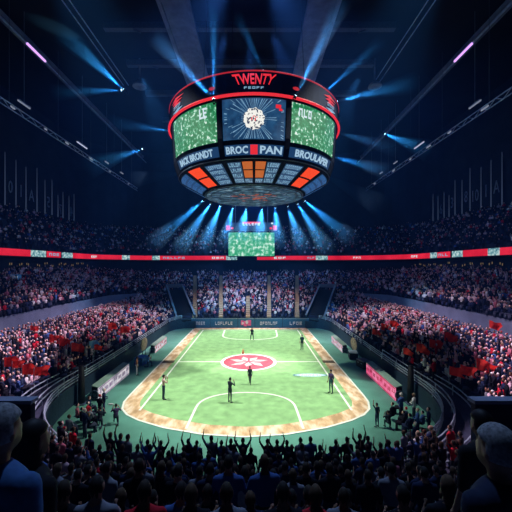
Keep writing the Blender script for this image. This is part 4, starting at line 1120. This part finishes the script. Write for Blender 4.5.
def moving_light(label, p, q, ang, energy, desc, beam=True, length=None, name='moving_light', hs=1.0):
    """Lamp at p throwing a beam toward q; ang is the half angle in degrees."""
    p, q = Vector(p), Vector(q); d = (q-p).normalized(); L = length or (q-p).length
    t = thing('stage_light', label, 'stage light', p, 0, 'blue stage lights')
    MB().tube(-d*.5*hs, -d*.06, .15*hs, .2*hs, 12).build('head', M['black'], t)
    MB().tube(-d*.06, -d*.03, .17*hs, .17*hs, 14).build('lens', M['lens'], t)
    u = d.orthogonal().normalized()
    mb = MB()
    for k in (-1, 1): mb.beam((-d*.25+u*k*.22)*hs, (-d*.7+u*k*.22)*hs, .05, .05)
    mb.beam((-d*.7-u*.24)*hs, (-d*.7+u*.24)*hs, .06, .06); mb.build('yoke', M['black'], t)
    MB().tube(-d*.9*hs, -d*.7*hs, .15*hs, .15*hs, 10).build('base', M['black'], t)
    ld = bpy.data.lights.new('stage_light_lamp', 'SPOT'); ld.energy = energy; ld.color = BLUE_L; ld.spot_size = 2*R_(ang); ld.spot_blend = .85; ld.shadow_soft_size = .06
    lo = bpy.data.objects.new('lamp', ld); COL.objects.link(lo); lo.parent = t; lo.location = d*.02; lo.rotation_euler = (-d).to_track_quat('Z', 'Y').to_euler()
    mb = MB(); r1 = math.tan(R_(ang))*L*1.02+.1; mb.tube((0, 0, .06), (0, 0, L), .1, r1, 24); b = mb.build('light_beam', HAZE); b.location = p; b.rotation_euler = d.to_track_quat('Z', 'Y').to_euler()
    tag(b, desc, 'light beam', 'blue light beams')
E0 = 13000.0
def B(a, b, da, db, wpx, e, lab, desc):
    p, q = (a if isinstance(a, Vector) else at(*a, da)), at(*b, db); L = (q-p).length; hw = wpx/2/F*db
    moving_light(lab, p, q, max(math.degrees(math.atan(hw/L)), 1.2), E0*e, desc, hs=1.0 if da > 42 else .55)
B((123, 89), (58, 28), 52, 46, 26, 1.8, 'stage light at the end of the left lighting rail, upper lamp', 'blue light beam rising to the upper left from the left lighting rail')
B((121, 90), (50, 93), 52.5, 48, 16, .9, 'stage light at the end of the left lighting rail, lower lamp', 'faint blue light beam running level to the left from the left lighting rail')
B((142, 149), (85, 168), 66, 60, 24, .7, 'stage light hanging low beyond the left lighting rail', 'faint blue light beam slanting down left beyond the lighting rail')
B((171, 131), (105, 122), 36.5, 35, 16, .35, 'stage light on the left flank of the scoreboard by the red ring', 'faint blue light beam running left from the red ring of the scoreboard')
B((182, 173), (130, 180), 35.5, 34, 16, .3, 'stage light on the lower left flank of the scoreboard', 'faint blue light beam running left from the lower flank of the scoreboard')
B((212.5, 98), (152, 34), 26.4, 24, 18, 1.6, 'stage light on the left of the front red ring, leaning left', 'blue light beam slanting up left from the front of the scoreboard')
B((214, 98), (213, -6), 26.2, 24, 15, 1.5, 'stage light on the left of the front red ring, pointing straight up', 'blue light beam rising straight up from the front of the scoreboard')
B((296, 95), (345, -4), 26.3, 24, 20, 1.8, 'stage light on the right of the front red ring', 'blue light beam slanting up right from the front of the scoreboard')
B((325, 92), (385, 38), 36, 34, 14, .8, 'stage light on top of the scoreboard rim at the right', 'blue light beam slanting up right from the top right rim')
B((338, 101), (418, 82), 34.5, 33, 20, 1.2, 'stage light at the right edge of the scoreboard rim', 'blue light beam running right from the right edge of the rim')
B((263, 70), (236, 14), 40, 40, 12, .9, 'stage light behind the top rim of the scoreboard', 'blue light beam rising from behind the top rim')
B((385, 134), (432, 152), 64, 60, 22, .9, 'stage light hanging under the right roof', 'blue light beam slanting down right under the right roof')
B((339, 133), (400, 150), 35.5, 34, 16, .3, 'stage light on the right flank of the scoreboard by the red ring', 'faint blue light beam running right from the flank of the scoreboard')
B((334, 157), (390, 172), 34.5, 34, 16, .7, 'stage light on the lower right flank of the scoreboard', 'faint blue light beam running right from the lower flank of the scoreboard')
B((326, 176), (382, 206), 34.5, 36, 22, 1.0, 'stage light lowest on the right flank of the scoreboard', 'blue light beam slanting down right from the lower flank of the scoreboard')
NTH = ['first', 'second', 'third', 'fourth', 'fifth', 'sixth', 'seventh', 'eighth', 'ninth', 'tenth']
FAN = [((199, 196), (150, 246)), ((208, 200), (178, 252)), ((219, 203), (202, 250)), ((231, 205.5), (224, 246)), ((243, 206.5), (240, 240)), ((257, 206.5), (259, 240)), ((271, 205.5), (278, 246)), ((283, 203.5), (303, 250)), ((294, 200), (328, 252)), ((304, 195), (352, 240))]
for i, (a, b) in enumerate(FAN):
    an = R_((-84, -64, -46, -28, -10, 10, 28, 46, 64, 84)[i]); a = Vector((SX+5.7*math.sin(an), SY+5.7*math.cos(an), 17.75)); da = a.y
    B(a, b, da, da+5, 20, 1.9, f'stage light under the scoreboard rim, {NTH[i]} from the left', f'blue light beam fanning down from under the scoreboard, {NTH[i]} from the left')

# ------------------------------------------------------------------ arena lamps and added fill spots
def spot(p, q, e, size, col, blend=.5, soft=.4):
    p, q = Vector(p), Vector(q); ld = bpy.data.lights.new('arena_spot', 'SPOT'); ld.energy = e; ld.color = col; ld.spot_size = R_(size); ld.spot_blend = blend; ld.shadow_soft_size = soft
    o = bpy.data.objects.new('arena_spot', ld); COL.objects.link(o); o.location = p; o.rotation_euler = (p-q).to_track_quat('Z', 'Y').to_euler(); return o
PF = 74000
for s in (-1, 1):
    spot((s*17, 26, 40), (s*-1, 28, 0), PF, 34, (.95, 1.0, .93), .6)
    spot((s*17, 50, 40), (s*-1, 43, 0), PF, 34, (.95, 1.0, .93), .6)
    # washes on the stands
    spot((s*2, 34, 41), (s*19, 21, 3), 125000, 48, (.96, .72, .95), 1.0)
    spot((s*3, 42, 41), (s*18, 43, 3), 78000, 38, (.96, .72, .98), 1.0)
    spot((s*8, 50, 41), (s*31, 50, 7), 5200, 62, (.40, .50, 1.0), 1.0)
    spot((s*10, 60, 41), (s*40, 66, 17), 1000, 60, (.30, .45, 1.0), 1.0)
spot((0, 44, 41), (0, 60, 3), 62000, 40, (.80, .74, 1.0), 1.0)
spot((0, 60, 41), (0, 84, 12), 20000, 80, (.18, .42, 1.0), 1.0)  # blue fill added to tint the far upper stand
# unseen blue fill lights added to lift the dark hall
for x, y, zz, e in ((-22, 40, 30, 500), (22, 40, 30, 500), (0, 68, 24, 4200), (0, 22, 30, 500)):
    ld = bpy.data.lights.new('blue_fill', 'POINT'); ld.energy = e; ld.color = (.16, .36, 1.0); ld.shadow_soft_size = .3
    o = bpy.data.objects.new('blue_fill', ld); COL.objects.link(o); o.location = (x, y, zz)
# faint blue fill added over the near seats, source unseen
spot((0, 16, 34), (0, 2, 8), 9000, 70, (.35, .55, 1.0), 1.0)

w = bpy.data.worlds.new('world'); scene.world = w; w.use_nodes = True
w.node_tree.nodes['Background'].inputs['Color'].default_value = (.02, .05, .14, 1); w.node_tree.nodes['Background'].inputs['Strength'].default_value = .02

wv = w.node_tree.nodes.new('ShaderNodeVolumeScatter'); wv.inputs['Color'].default_value = (.05, .30, 1.0, 1); wv.inputs['Density'].default_value = .0008
w.node_tree.links.new(wv.outputs[0], w.node_tree.nodes['World Output'].inputs['Volume'])
